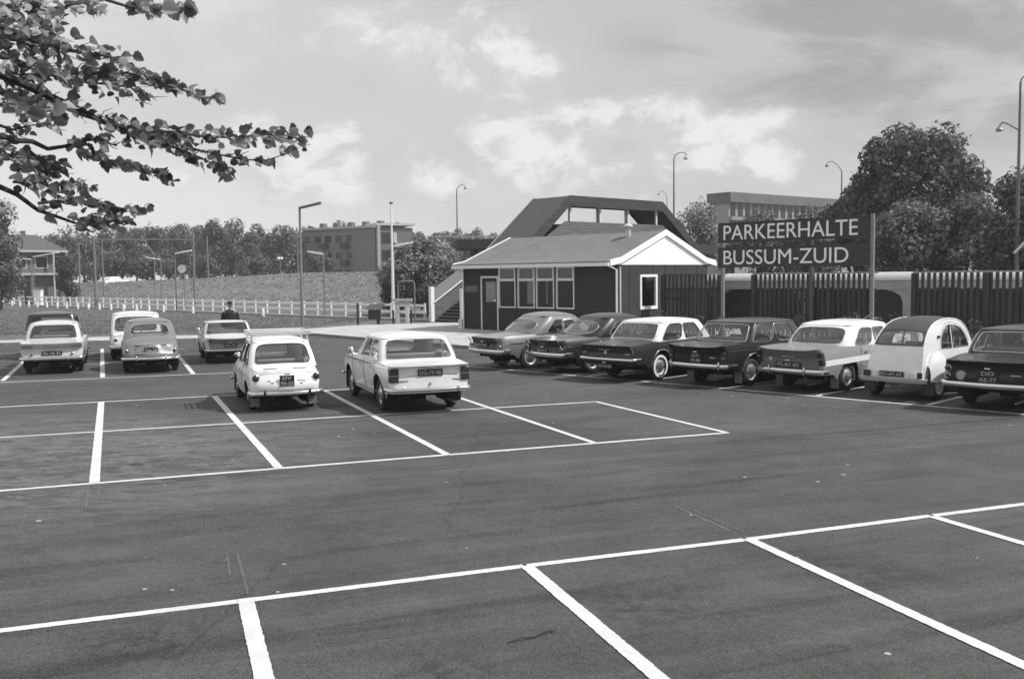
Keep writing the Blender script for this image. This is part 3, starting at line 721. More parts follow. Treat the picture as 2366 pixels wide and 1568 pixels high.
# grey round-bodied rear-engined saloon (back left)
SC['dau'] = dict(scale=1.05, L=3.95, W=1.52, wb=2.27, ro=.80, r=.29, sill=.27, col=.16, rcr=.30, rcf=.4, te=.10, bow=.12, tuck=.06, tum=.13,
    belt=[(0, .72), (.5, .88), (2.8, .88), (3.95, .70)], deck=[(0, .76), (.5, .95), (2.8, .93), (3.95, .74)], q=2.5,
    rear=[(.25, .02), (.45, 0), (.75, .16)], front=[(.25, .1), (.5, 0), (.8, .2)],
    cab=cabspec(.72, 1.22, 2.2, 2.8, .67, .565, 1.31, [(.02, .38), (.44, .84)], rr0=.20, rr1=.20, crown=.085, v0=.10, v1=.84, pwr=3.8, ur=.235, over=.015),
    doors=[(1.0, 1.75), (1.75, 2.7)], lamps=[('round', .60, .60, .05, .035)], bz=.40, bh=.075, over=.36, bwrap=.25, plate=(['GH-38'], .60, .34, .17),
    rim=.5, paleseat=True, grille=False, mirror=-1)
# pale saloon with slanted tail (back left, first)
SC['simca'] = dict(scale=1.02, L=4.2, W=1.62, wb=2.5, ro=.98, r=.31, sill=.26, col=.54, rcr=.07, rcf=.2, te=.04, bow=.03, tuck=.09, tum=.02,
    belt=[(0, .86), (.8, .90), (3.0, .90), (4.2, .82)], deck=[(0, .84), (.8, .93), (3.0, .94), (4.2, .82)], q=3,
    rear=[(.25, .14), (.45, .06), (.7, .09), (.86, -.04)], front=[(.25, .1), (.6, 0), (.8, .05)],
    cab=cabspec(.78, 1.15, 2.3, 2.95, .71, .60, 1.34, [(-.02, .36), (.42, .82)], rr0=.12, rr1=.12, crown=.06, v0=.06, v1=.90, pwr=8, ur=.225),
    doors=[(1.1, 2.0), (2.0, 2.95)], lamps=[('box', .60, .75, .28, .045), ('round', .50, .56, .03, .03)], bz=.44, bh=.085, over=.40, bwrap=.3, plate=(['FS-18-35'], .58, .50, .11),
    rim=.55, mirror=1)
# bulbous saloon with wrap-round rear window (fence row, 1st and 2nd)
SC['opel'] = dict(scale=1.03, L=4.43, W=1.62, wb=2.54, ro=1.08, r=.33, sill=.29, col=.15, rcr=.22, rcf=.3, te=.05, bow=.06, tuck=.07, tum=.10, ra=.39, rar=.37,
    belt=[(0, .86), (.5, .90), (1.6, .93), (3.0, .93), (4.4, .80)], deck=[(0, .86), (.9, .965), (3.0, .98), (4.43, .84)], q=3,
    rear=[(.28, .10), (.5, .05), (.72, .09), (.88, -.02)], front=[(.25, .1), (.6, 0), (.8, .1)],
    cab=cabspec(.98, 1.62, 2.78, 3.35, .745, .62, 1.38, [(.14, .46), (.52, .88)], rr0=.38, rr1=.26, crown=.095, v0=.06, v1=.78, pwr=3.2, ur=.285, rf0=.3, slant=[.02, -.015], bulge=.05),
    doors=[(1.5, 2.25), (2.25, 3.2)], lamps=[('round', .70, .64, .03, .035), ('chrome', .69, .76, .014, .16)], bz=.50, bh=.12, bwrap=.34, plate=(['PS-76-81'], .66, .46, .11), wrapr=.16,
    strips=[(0, .1, 4.3, .70, .72, .022, CHROME)], rim=.45, rearshade=.022, mirror=-1)
SC['opel2'] = dict(SC['opel'], col=.022, rearshade=.008, plate=(['RN-54-71'], .60, .46, .11), lamps=[('round', .70, .64, .035, .04), ('chrome', .69, .74, .02, .22)])
# dark saloon with white roof
SC['rek'] = dict(scale=1.04, L=4.45, W=1.64, wb=2.54, ro=1.12, r=.32, sill=.27, col=.03, rearshade=.012, roofcol=.80, rcr=.08, rcf=.25, te=.04, bow=.05, tuck=.08, tum=.05, ra=.385,
    belt=[(0, .85), (.9, .90), (3.0, .91), (4.4, .82)], deck=[(0, .85), (.9, .95), (3.0, .97), (4.45, .84)], q=3,
    rear=[(.25, .12), (.5, .04), (.7, .06), (.86, -.03)], front=[(.25, .1), (.6, 0), (.8, .05)],
    cab=cabspec(.98, 1.36, 2.95, 3.32, .765, .66, 1.34, [(.0, .42), (.47, .86)], rr0=.14, rr1=.14, crown=.065, v0=.07, v1=.91, pwr=7, ur=.225, slant=[.02, -.02]),
    doors=[(1.45, 2.3), (2.3, 3.2)], lamps=[('box', .64, .66, .14, .09)], bz=.53, bh=.075, bwrap=.30, plate=(['SG-94-82'], .37, .46, .10), pstand=.06,
    strips=[(0, .02, .12, .74, .74, .16, CHROME)], rim=.6, whitewall=True, archtrim=True, mirror=-1)
# dark finned saloon
SC['peug'] = dict(scale=1.04, L=4.44, W=1.63, wb=2.62, ro=1.04, r=.32, sill=.27, col=.016, rearshade=.008, rcr=.07, rcf=.25, te=.04, bow=.04, tuck=.08, tum=.04, ra=.385,
    belt=[(0, .93), (.7, .945), (1.3, .93), (3.0, .92), (4.4, .82)], deck=[(0, .885), (.9, .945), (3.0, .97), (4.44, .84)], q=6,
    rear=[(.25, .10), (.5, .03), (.75, .03), (.93, -.07)], front=[(.25, .1), (.6, 0), (.8, .05)],
    cab=cabspec(.88, 1.20, 2.95, 3.28, .765, .665, 1.37, [(-.02, .40), (.45, .86)], rr0=.10, rr1=.12, crown=.06, v0=.06, v1=.92, pwr=9, ur=.22, slant=[.015, -.02]),
    doors=[(1.35, 2.25), (2.25, 3.15)], lamps=[('box', .70, .66, .10, .26)], bz=.48, bh=.10, over=.64, bwrap=.42, plate=(['DT', '95-80'], .64, .30, .20),
    strips=[(0, .1, 4.2, .80, .82, .018, CHROME)], rim=.4, archtrim=True, flaps=.05, mirror=-1)
# two-tone saloon with pale side flash
SC['taun'] = dict(scale=1.03, L=4.38, W=1.67, wb=2.60, ro=1.02, r=.31, sill=.26, col=.27, rearshade=.13, roofcol=.80, rcr=.10, rcf=.25, te=.05, bow=.06, tuck=.08, tum=.05, ra=.37,
    belt=[(0, .93), (.8, .95), (1.5, .93), (3.0, .93), (4.3, .84)], deck=[(0, .895), (.9, .965), (3.0, .98), (4.38, .86)], q=5,
    rear=[(.25, .08), (.5, .02), (.75, .02), (.93, -.10)], front=[(.25, .1), (.6, 0), (.8, .05)],
    cab=cabspec(.92, 1.34, 2.92, 3.28, .765, .645, 1.36, [(.06, .44), (.49, .88)], rr0=.22, rr1=.18, crown=.085, v0=.05, v1=.87, pwr=4.5, ur=.25, slant=[.025, -.02], bulge=.04),
    doors=[(1.45, 3.1)], lamps=[('box', .735, .73, .09, .27)], bz=.46, bh=.10, bwrap=.22, over=.42, plate=(['FS-87-85'], .585, .60, .12),
    strips=[(0, .03, 2.35, .63, .69, .115, WHITE)], rim=.62, flaps=.09, mirror=-1)
# dark car cut by the right edge
SC['right'] = dict(scale=1.05, L=4.4, W=1.66, wb=2.6, ro=1.06, r=.32, sill=.27, col=.018, rearshade=.010, rcr=.10, rcf=.25, te=.04, bow=.07, tuck=.08, tum=.05, ra=.385,
    belt=[(0, .88), (.9, .93), (3.0, .93), (4.4, .82)], deck=[(0, .88), (.9, .96), (3.0, .98), (4.4, .84)], q=3,
    rear=[(.25, .10), (.5, .03), (.75, .04), (.9, -.02)], front=[(.25, .1), (.6, 0), (.8, .05)],
    cab=cabspec(.98, 1.30, 2.95, 3.28, .765, .67, 1.36, [(-.02, .40), (.45, .86)], rr0=.12, rr1=.14, crown=.06, v0=.07, v1=.92, pwr=8, ur=.222, slant=[.015, -.02]),
    doors=[(1.35, 2.25), (2.25, 3.15)], lamps=[('round', .70, .73, .04, .055), ('round', .70, .60, .04, .045)], bz=.47, bh=.10, bwrap=.3, plate=(['DD', 'AE-77'], .62, .34, .22),
    rim=.4, mirror=1)
SC['whitetop'] = dict(SC['fiat'], L=4.0, W=1.64, wb=2.35, ro=.9, r=.29, ra=.35, col=.66, bz=.45, lamps=[('round', .6, .66, .05, .05)], flaps=None, plate=None,
    belt=[(0, .80), (.5, .88), (2.9, .9), (4.0, .74)], deck=[(0, .82), (.5, .93), (2.9, .94), (4.0, .76)],
    cab=cabspec(.30, .55, 2.35, 2.9, .75, .69, 1.44, [(.0, .38), (.44, .86)], rr0=.12, rr1=.14, crown=.07, v0=.1, v1=.85, pwr=6, ur=.21),
    doors=[(1.1, 1.9), (1.9, 2.85)])
SC['darktop'] = dict(SC['whitetop'], col=.02)
HM = R_(111.5); HR = R_(44.5)
def at_rear_left(key, u, v, hd, k=None):
    S = SC[key]; p = G(u, v); yl = S['W']/2-.06
    return p-Vector((-math.sin(hd), math.cos(hd), 0))*yl
# -- centre row
lc, B_, fin_, ox_ = make_car('parked_car', 'small white rounded car with a roof rack, square plate and round tail lamps', SC['fiat'], at_rear_left('fiat', 574, 945, HM), HM, 'cars in the centre row of bays')
# vents in the engine lid, lid seam, badges
vt = MB()
for s in (1, -1):
    a, b = B_.deck(.13, s*.28), B_.deck(.13, s*.72); vt.bar(a+Vector((0, 0, .006)), b+Vector((0, 0, .006)), .028, .012)
fin_(vt, 'air_vent', DARK, lc)
sm = MB(); sm.tube([B_.rearpt(y, .735, .002) for y in np.linspace(-.5, .5, 9)], .004, 4); sm.tube([B_.rearpt(y, .43, .002) for y in np.linspace(-.5, .5, 9)], .004, 4); fin_(sm, 'lid_seam', mat('seam_grey', .25), lc)
bd = MB()
for y, z in ((.33, .60), (.27, .565), (-.28, .60), (-.33, .585), (-.27, .55), (-.22, .6)):
    bd.bar(B_.rearpt(y-.025, z, .004), B_.rearpt(y+.025, z, .004), .008, .02)
fin_(bd, 'badge', mat('badge_grey', .22, .4), lc)
# roof rack: rests on the car -> thing of its own
S = SC['fiat']; rk = thing('roof_rack', 'pale tubular roof rack clamped on the small white rounded car', 'roof rack', lc.location+Vector((math.cos(HM)*.40, math.sin(HM)*.40, 1.435)), HM)
ALU = mat('pale_metal', .62, .4, metal=.3)
m = MB()
for s in (1, -1): m.tube([(-.42, s*.54, .03), (.42, s*.54, .03)], .024, 8)
for x in (-.42, -.14, .14, .42): m.tube([(x, -.60, .03), (x, .60, .03)], .022, 8)
m.build('frame', ALU, rk)
m = MB()
for x in (-.44, .44): m.tube([(x, -.60, .085), (x, .60, .085)], .019, 8)
for s in (1, -1): m.tube([(-.44, s*.6, .085), (.44, s*.6, .085)], .019, 8)
for x in (-.44, .44):
    for s in (1, -1): m.tube([(x, s*.6, .02), (x, s*.6, .09)], .012, 6)
m.build('rail', ALU, rk)
for x in (-.36, .36):
    for s in (1, -1):
        f = MB(); f.tube([(x, s*.54, .03), (x, s*.545, -.06), (x, s*.565, -.13)], .02, 6); f.box(x-.03, x+.03, s*.565-.012, s*.565+.012, -.17, -.11); f.build('foot', ALU, rk)
tr, B_, fin_, ox_ = make_car('parked_car', 'white saloon with dark box tail lamps, right of the car with the roof rack', SC['tri'], at_rear_left('tri', 880, 947, HM), HM, 'cars in the centre row of bays')
bd = MB(); bd.bar(B_.rearpt(.40, .695, .006), B_.rearpt(-.52, .695, .006), .01, .018); bd.bar(B_.rearpt(.56, .60, .004), B_.rearpt(-.56, .60, .004), .012, .03); fin_(bd, 'trim_strip', SILV, tr)
lk = MB(); lk.ell(tuple(B_.rearpt(0, .55, .01)), (.02, .022, .035), 8, 6); fin_(lk, 'boot_handle', CHROME, tr)
# -- back row left
make_car('parked_car', 'pale saloon with a broad flat tail, front car at the far left', SC['simca'], at_rear_left('simca', 60, 861, HM), HM, 'cars in the far left row of bays')
dp = at_rear_left('simca', 60, 861, HM)+Vector((math.cos(HM), math.sin(HM), 0))*5.3+Vector((-.45, .1, 0))
make_car('parked_car', 'dark car behind the pale far-left saloon, only its roof showing', SC['darktop'], dp, HM, 'cars in the far left row of bays')
du, B_, fin_, ox_ = make_car('parked_car', 'grey rounded rear-engined saloon with two dark grilles in its tail', SC['dau'], at_rear_left('dau', 288, 859, HM), HM, 'cars in the far left row of bays')
for s in (1, -1):
    v = MB(); ys = np.linspace(.13, .40, 7)
    up = [B_.rearpt(s*y, .70-(.0 if y < .3 else (y-.3)*.5), .008) for y in ys]; dn = [B_.rearpt(s*y, .50, .008) for y in ys]
    v.grid([up, dn]); fin_(v, 'air_grille', DARK, du)
make_car('parked_car', 'white boxy car with dark side windows, just behind the grey rounded saloon', SC['whitetop'], at_rear_left('dau', 288, 859, HM)+Vector((math.cos(HM), math.sin(HM), 0))*5.0+Vector((-.28, -.2, 0)), HM, 'cars in the far left row of bays')
# -- fence row
R1 = [('opel', 1157, 843, 'pale grey bulbous saloon with a wrap-round rear window, nearest the station hut'),
      ('opel2', 1290, 852, 'black bulbous saloon with a wrap-round rear window, second in the fence row'),
      ('rek', 1414, 868, 'dark saloon with a white roof and whitewall tyres in the fence row'),
      ('peug', 1614, 879, 'black finned saloon between the white-roofed whitewall car and the two-tone car'),
      ('taun', 1816, 890, 'two-tone grey saloon with a white roof and a white flash along its side')]
HRS = dict(opel=R_(35), opel2=R_(35), rek=R_(44.5), peug=R_(42), taun=R_(41))
for key, u, v, lab in R1:
    c_, B_, fin_, ox_ = make_car('parked_car', lab, SC[key], at_rear_left(key, u, v, HRS[key]), HRS[key], 'cars parked in the row along the slat fence')
    if key in ('opel', 'opel2', 'taun', 'rek'):
        bd = MB(); z = .76 if key != 'rek' else .745
        bd.bar(B_.rearpt(.16, z, .012), B_.rearpt(-.16, z, .012), .014, .014); fin_(bd, 'boot_handle', CHROME, c_)
        bd = MB(); bd.lathe([(.045, 0), (.04, .012), (.001, .014)], B_.rearpt(0 if key != 'taun' else .45, .68, .0), (-1, 0, 0), 14); fin_(bd, 'badge', SILV, c_)
    if key == 'peug':
        bd = MB(); bd.bar(B_.rearpt(-.36, .66, .006), B_.rearpt(-.50, .66, .006), .008, .02); fin_(bd, 'badge', SILV, c_)
c_, B_, fin_, ox_ = make_car('parked_car', 'dark saloon with an oval boot sticker, cut off by the right edge', SC['right'], at_rear_left('right', 2236, 930, HR), HR, 'cars parked in the row along the slat fence')
bd = MB(); bd.lathe([(.085, 0), (.085, .004), (.001, .005)], B_.rearpt(.46, .62, .004), (-1, 0, 0), 20); fin_(bd, 'sticker', mat('sticker', .35, .6), c_)
bd = MB(); bd.bar(B_.rearpt(-.36, .66, .006), B_.rearpt(-.52, .66, .006), .008, .02); fin_(bd, 'badge', SILV, c_)
# ---- pale flat-roofed saloon (third in the back left row)
SC['flat'] = dict(scale=1.0, L=3.9, W=1.52, wb=2.3, ro=.78, r=.29, sill=.26, col=.66, rcr=.10, rcf=.25, te=.05, bow=.03, tuck=.12, tum=.03,
    belt=[(0, .80), (.8, .85), (2.8, .85), (3.9, .74)], deck=[(0, .77), (.8, .89), (2.8, .90), (3.9, .76)], q=3,
    rear=[(.25, .16), (.45, .08), (.62, .10), (.80, -.06)], front=[(.25, .1), (.6, 0), (.8, .05)],
    cab=cabspec(.74, 1.02, 2.2, 2.7, .70, .62, 1.23, [(-.02, .36), (.42, .82)], rr0=.09, rr1=.09, crown=.025, v0=.05, v1=.95, pwr=9, ur=.235, over=.04),
    doors=[(1.1, 1.9), (1.9, 2.75)], lamps=[('round', .58, .70, .05, .065)], bz=.42, bh=.07, bwrap=.2, plate=(['AR-40'], .56, .40, .11), rearshade=.22,
    rim=.6, mirror=1)
make_car('parked_car', 'pale flat-roofed saloon with a concave tail, standing behind the roof-rack car', SC['flat'], at_rear_left('flat', 474, 838, HM), HM, 'cars in the far left row of bays')
# ---- white utility car with canvas roof (fence row)
def make_canvas_car(loc, hd):
    root = thing('parked_car', 'white utility car with a dark canvas roof, sloping tail and rounded side windows', 'car', loc, hd, 'cars parked in the row along the slat fence')
    r = .31; ro = .64; wb = 2.40; PMt = paint(.76)
    def fin(mb, nm, m, par, **k): mb.v = [(p[0]-ro, p[1], p[2]) for p in mb.v]; return mb.build(nm, m, par, **k)
    def wy(z): return .565-.10*max(0, z-.75)/.75-.02*max(0, .75-z)
    prof = [(.06, .42), (.07, .50), (.13, .70), (.20, .90), (.29, 1.08), (.40, 1.22), (.55, 1.36), (.75, 1.475), (1.0, 1.545), (1.3, 1.58), (1.6, 1.585), (1.9, 1.56), (2.15, 1.50), (2.33, 1.40), (2.48, 1.24), (2.60, 1.05), (2.64, .97)]
    def shell(i0, i1, nm, m, par, out=0, wrap=0, sm=40):
        mb = MB(); rows = []
        for x, z in prof[i0:i1+1]:
            w_ = wy(z)-wrap; cx, cz = 1.35, .9; d = Vector((x-cx, 0, z-cz)).normalized()*out; row = []
            for k in range(-8, 9):
                f = k/8; row.append(Vector((x, f*w_, z))+d+Vector(((-.035 if x < 1 else .03)*(1-f*f) if z < 1.3 else 0, 0, .04*(1-f*f) if z > 1.2 else 0)))
            rows.append(row)
        mb.grid(rows); return fin(mb, nm, m, par, smooth=sm)
    boot = shell(0, 4, 'boot_lid', PMt, root)
    canvas = mat('roof_canvas', .06, .85, .2, 30, bump=.2, bscale=60)
    shell(6, 13, 'canvas_roof', canvas, root, .012)
    # window band in the canvas: frame ring and glass
    def PS(t, f, out=0):     # t along profile index 4..6
        i = min(int(t), len(prof)-2); fr = t-i; x = prof[i][0]+(prof[i+1][0]-prof[i][0])*fr; z = prof[i][1]+(prof[i+1][1]-prof[i][1])*fr
        return Vector((x-.035*(1-f*f)-out*.8, f*wy(z), z+.5*out+(.04*(1-f*f)*max(0, (z-1.15)/.2) if z > 1.15 else 0)))
    def band(t0, t1, tp0, tp1, fw, m, par, nm):
        K = 40; inner = []; outer = []
        for i in range(K):
            a = 2*math.pi*(i+.5)/K; c, s_ = math.cos(a), math.sin(a); k_ = (abs(c)**7+abs(s_)**7)**(-1/7); mm = max(abs(c), abs(s_))
            inner.append(((tp0+tp1)/2+(tp1-tp0)/2*s_*k_, fw*c*k_)); outer.append(((t0+t1)/2+(t1-t0)/2*s_/mm, c/mm))
        mb = MB(); mb.grid([[PS(a[0]+(b[0]-a[0])*t, a[1]+(b[1]-a[1])*t, .012) for a, b in zip(outer, inner)] for t in (0, .5, 1)], True); fr = fin(mb, nm, m, par)
        g = MB(); tc_ = (tp0+tp1)/2
        g.grid([[PS(tc_+(a[0]-tc_)*t, a[1]*t, .006) for a in inner] for t in (1, .7, .4, .02)], True); fin(g, 'rear_window', GLASS, par)
    band(4, 6, 4.15, 5.75, .90, canvas, root, 'canvas_surround')
    shell(13, 16, 'windscreen', GLASS, root)
    # sides with window openings (2D outline filled with holes, then stood up)
    def sideplate(sg):
        cu = bpy.data.curves.new('side', 'CURVE'); cu.dimensions = '2D'; cu.fill_mode = 'BOTH'
        def loop(pts):
            s_ = cu.splines.new('POLY'); s_.points.add(len(pts)-1)
            for p, q in zip(s_.points, pts): p.co = (q[0], q[1], 0, 1)
            s_.use_cyclic_u = True
        arch = [(ro+wb-.40*math.cos(t*math.pi/10), .32+.38*math.sin(t*math.pi/10)) for t in range(0, 7)]
        loop([(x, z) for x, z in prof]+[(2.66, .9), (2.62, .45), (2.4, .36), (.9, .36), (.25, .38), (.06, .40)])
        w1 = [(1.06, 1.0), (1.12, 1.20), (1.24, 1.36), (1.40, 1.45), (1.55, 1.465), (1.55, .99)]
        w2 = [(1.63, .99), (1.63, 1.46), (1.85, 1.44), (2.08, 1.37), (2.22, 1.26), (2.34, 1.10), (2.38, .99)]
        loop(w1); loop(w2)
        t = bpy.data.objects.new('side', cu); C.objects.link(t); dg = bpy.context.evaluated_depsgraph_get(); me = bpy.data.meshes.new_from_object(t.evaluated_get(dg)); bpy.data.objects.remove(t)
        vs = [(v.co.x, sg*wy(v.co.y), v.co.y) for v in me.vertices]; fs = [tuple(p.vertices) for p in me.polygons]
        mb = MB(); mb.add(vs, fs); o = fin(mb, 'side_panel', PMt, root, smooth=0)
        for wp in (w1, w2):
            g = MB(); g.add([(x, sg*(wy(z)-.01), z) for x, z in wp], [tuple(range(len(wp)))]); go = fin(g, 'side_window', GLASS, root, smooth=0)
            tm = MB(); q = [(x, sg*(wy(z)+.004), z) for x, z in wp]; tm.tube(q+[q[0], q[1]], .010, 5, False); fin(tm, 'window_trim', mat('trim_grey', .12, .5), go)
        sm = MB(); q = [(x, sg*(wy(z)+.002), z) for x, z in ((1.59, .42), (1.59, 1.50))]; sm.tube(q, .006, 4)
        q = [(x, sg*(wy(z)+.002), z) for x, z in ((.98, .95), (1.02, 1.12), (1.14, 1.32), (1.36, 1.50), (1.6, 1.52), (1.95, 1.47), (2.2, 1.36), (2.42, 1.1))]; sm.tube(q, .005, 4); fin(sm, 'door_seam', mat('seam_grey', .25), o)
        lp = MB(); lp.bar((.93, sg*(wy(1.24)+.02), 1.24), (1.0, sg*(wy(1.24)+.02), 1.24), .03, .05); fin(lp, 'indicator', LENS, root)
        # roof edge gutter
        gt = MB(); gt.tube([(x, sg*(wy(z)-.004), z+.006) for x, z in prof[3:15]], .016, 6); fin(gt, 'roof_rail', PMt, root)
        # rear wing
        wg = MB(); rows = []
        for i in range(15):
            t = i/14; x = .30+1.02*t; zt = .44+.52*math.sin(math.pi*min(1, .12+t*.95))**.75; b = .20*math.sin(math.pi*min(1, .10+t*.93))**.6
            rows.append([(x+.05*(1-s_), sg*(wy(.6)+b*math.sin(s_*math.pi*.5)**.8 if s_ < 1 else wy(.6)+b), zt-(zt-.37)*(1-math.cos(s_*math.pi/2))) for s_ in np.linspace(0, 1, 8)])
        wg.grid(rows); fin(wg, 'rear_wing', PMt, root, smooth=70)
        # front wing
        fw = MB(); rows = []
        for i in range(13):
            t = i/12; x = 2.35+1.15*t; zt = .42+.44*math.sin(math.pi*(.1+.85*t))**.7; b = .20
            rows.append([(x, sg*(.42+(b+.1)*math.sin(s_*math.pi/2)), zt-(zt-.40)*(1-math.cos(s_*math.pi/2))**1.5) for s_ in np.linspace(0, 1, 8)])
        fw.grid(rows); fin(fw, 'front_wing', PMt, root, smooth=70)
        hl = MB(); hl.lathe([(.02, -.12), (.08, -.08), (.09, 0), (.08, .03), (.001, .05)], (3.42, sg*.52, .86), (1, 0, 0), 16); fin(hl, 'headlight', CHROME, root)
    for sg in (1, -1): sideplate(sg)
    bn = MB(); rows = []
    for i in range(11):
        t = i/10; x = 2.6+1.0*t; w_ = .55-.28*t; z = .97-.22*t-.12*t**4
        rows.append([(x, f*w_, z-.34*(abs(f)**2.4)) for f in np.linspace(-1, 1, 13)])
    bn.grid(rows); fin(bn, 'bonnet', PMt, root)
    ub = MB(); ub.box(.3, 3.3, -.40, .40, .34, .44); fin(ub, 'underbody', mat('underside', .012, .9), root)
    fl = MB(); fl.box(.3, 2.6, -.56, .56, .40, .42); fin(fl, 'cabin_floor', DARK, root)
    for x in (.95, 1.75):
        st = MB(); st.box(x, x+.45, -.5, .5, .5, .68); st.box(x-.12, x-.02, -.5, .5, .55, 1.08); fin(st, 'seat', mat('seat_cloth_pale', .30, .8), root, bevel=.03)
    for a in (ro, ro+wb):
        for sg in (1, -1):
            wh = MB(); c = (a-ro, sg*.63, r); wh.lathe([(r*.62, -.06), (r*.92, -.06), (r, -.03), (r, .03), (r*.92, .06), (r*.66, .062)], c, (0, sg, 0), 26); w_ = wh.build('wheel', RUB, root)
            rm = MB(); rm.lathe([(r*.66, .055), (r*.5, .03), (r*.42, .05), (r*.2, .07), (.001, .075)], c, (0, sg, 0), 24); rm.build('rim', mat('rim_70', .7, .4), w_)
    bp = MB(); bp.grid([[(.0+dx_+.05*(abs(y)/.68)**4, y, .40+dz_) for y in np.linspace(-.70, .70, 13)] for dx_, dz_ in ((.06, -.05), (0, -.04), (-.012, 0), (0, .04), (.06, .05))]); fin(bp, 'bumper', mat('bumper_grey', .3, .4), root)
    for y0_ in (-.74, .48): mf = MB(); mf.box(.29, .305, y0_, y0_+.24, .12, .38); fin(mf, 'mud_flap', mat('flap_dark', .05, .8), root)
    pl = MB(); pl.box(.005, .02, -.24, .26, .47, .58); po = fin(pl, 'number_plate', PLATE, root); text('plate_lettering', 'ED-87-65', .44, .07, mat('plate_paint', .34, .6), po, (.004-ro, .235, .49), (0, -1, 0), (0, 0, 1), .004, .02)
    for y, w_ in ((.53, .14), (-.56, .09)):
        lp = MB(); lp.box(.0, .05, y-w_/2, y+w_/2, .46, .58); fin(lp, 'taillight', LENS, root, bevel=.01)
    sk = MB(); sk.box(.01, .03, .30, .40, .47, .58); sk.box(.01, .03, -.36, -.28, .47, .57); sk.box(.01, .03, -.48, -.42, .46, .57); fin(sk, 'sticker', mat('pale_sticker', .7, .6), root)
    return root
pc = G(2026, 911); yl = .62
make_canvas_car(pc-Vector((-math.sin(R_(43)), math.cos(R_(43)), 0))*yl, R_(43))
# ================================================================== station hut
DARKW = mat('dark_stained_boards', .019, .8, .15, 3, bump=.1, bscale=8, sc3=(1, 1, .1))
GABW = mat('dark_board_panels', .030, .85, .2, 2)
W0 = G(1072, 764); th = R_(-45); hut = thing('station_hut', 'dark boarded station hut with pitched roof, white gable and four pale-framed windows', 'station building', W0, th)
LW, DW, ZE, ZR = 9.1, 6.35, 3.0, 4.55
def hp(u, v=None):   # picture column -> X along the long wall
    d = ray(u, 700); a = Vector((math.cos(th), math.sin(th))); den = a.x*d.y-a.y*d.x
    return (W0.y*d.x-W0.x*d.y)/den
def hz(u, v): x = hp(u); y = W0.y+math.sin(th)*x; return P(u, v, y).z
XW = [(1152, 1198), (1198, 1240), (1240, 1284), (1286, 1328)]
dxs = (hp(1113), hp(1151)); wx = [(hp(1153), hp(1192)), (hp(1197), hp(1236)), (hp(1239.5), hp(1281)), (hp(1286), hp(1327.5))]
zt, zb = hz(1153, 618.5), hz(1153, 710); zt2, zb2 = hz(1327, 616.5), hz(1327, 714.5); ZT, ZB = (zt+zt2)/2, (zb+zb2)/2
ZE = ZT+.06; ZD = hz(1113, 640)
LW = hp(1426)
m = MB(); T_ = .14
def wallseg(x0, x1, z0, z1): m.box(x0, x1, 0, T_, z0, z1)
cuts = [0, dxs[0], dxs[1]]; wallseg(0, dxs[0], 0, ZE); wallseg(dxs[0], dxs[1], ZD, ZE)
px = dxs[1]
for a, b in wx:
    wallseg(px, a, 0, ZE); wallseg(a, b, 0, ZB); wallseg(a, b, ZT, ZE); px = b
wallseg(px, LW, 0, ZE)
m.box(0, T_, T_, DW, 0, ZE); m.box(0, LW, DW-T_, DW, 0, ZE)
m.build('wall', DARKW, hut, smooth=0)
def gz(u):   # Y along the gable wall for a column
    d = ray(u, 700); c = Vector((W0.x+math.cos(th)*LW, W0.y+math.sin(th)*LW)); a = Vector((-math.sin(th), math.cos(th))); den = a.x*d.y-a.y*d.x
    return (c.y*d.x-c.x*d.y)/den
def gzz(u, v): y = W0.y+math.sin(th)*LW+math.cos(th)*gz(u); return P(u, v, y).z
DW = gz(1634)
gy0, gy1 = gz(1478), gz(1517.5); gz0, gz1 = gzz(1497, 714), gzz(1497, 634)
m = MB(); X0, X1 = LW-T_+.002, LW+.002
m.box(X0, X1, .002, gy0, 0, ZE); m.box(X0, X1, gy1, DW, 0, ZE); m.box(X0, X1, gy0, gy1, 0, gz0); m.box(X0, X1, gy0, gy1, gz1, ZE)
m.build('gable_wall', GABW, hut, smooth=0)
m = MB()
for k in range(1, 8): m.box(LW+.002, LW+.012, DW*k/8-.008, DW*k/8+.008, .1, ZE)
m.build('board_joint', mat('joint_dark', .015, .9), hut, smooth=0)
ov, oe = .55, .07    # side eave overhang, gable overhang
ZRg = ZE+.02
ridge = gzz(1543, 533)
slope = (ridge-ZE-.18)/(DW/2)
def roofz(y): return ridge-slope*abs(y-DW/2)
def rz(y): z = roofz(y); e = min(y+ov, DW+ov-y); return z+max(0, .75-e)*.22
ys = [-ov, -ov+.25, -ov+.5, -ov+.75, DW/4, DW/2, 3*DW/4, DW+ov-.75, DW+ov-.5, DW+ov-.25, DW+ov]
m = MB(); xa, xb = -oe, LW+oe
rows = [[(x, y, rz(y)) for y in ys] for x in (xa, xb)]; m.grid(rows); low = [[(x, y, rz(y)-.10) for y in ys] for x in (xa, xb)]; m.grid([low[0], rows[0]]); m.grid([rows[1], low[1]]); m.grid(low[::-1])
m.grid([[rows[0][0], rows[1][0]], [low[0][0], low[1][0]]]); m.grid([[low[0][-1], low[1][-1]], [rows[0][-1], rows[1][-1]]])
m.build('roof', mat('roof_felt', .155, .9, .10, 1.2, bump=.25, bscale=25), hut, smooth=20)
WHB = mat('white_boards', .80, .6, .05, 5); PALE = mat('pale_frame_paint', .66, .6, .08, 6)
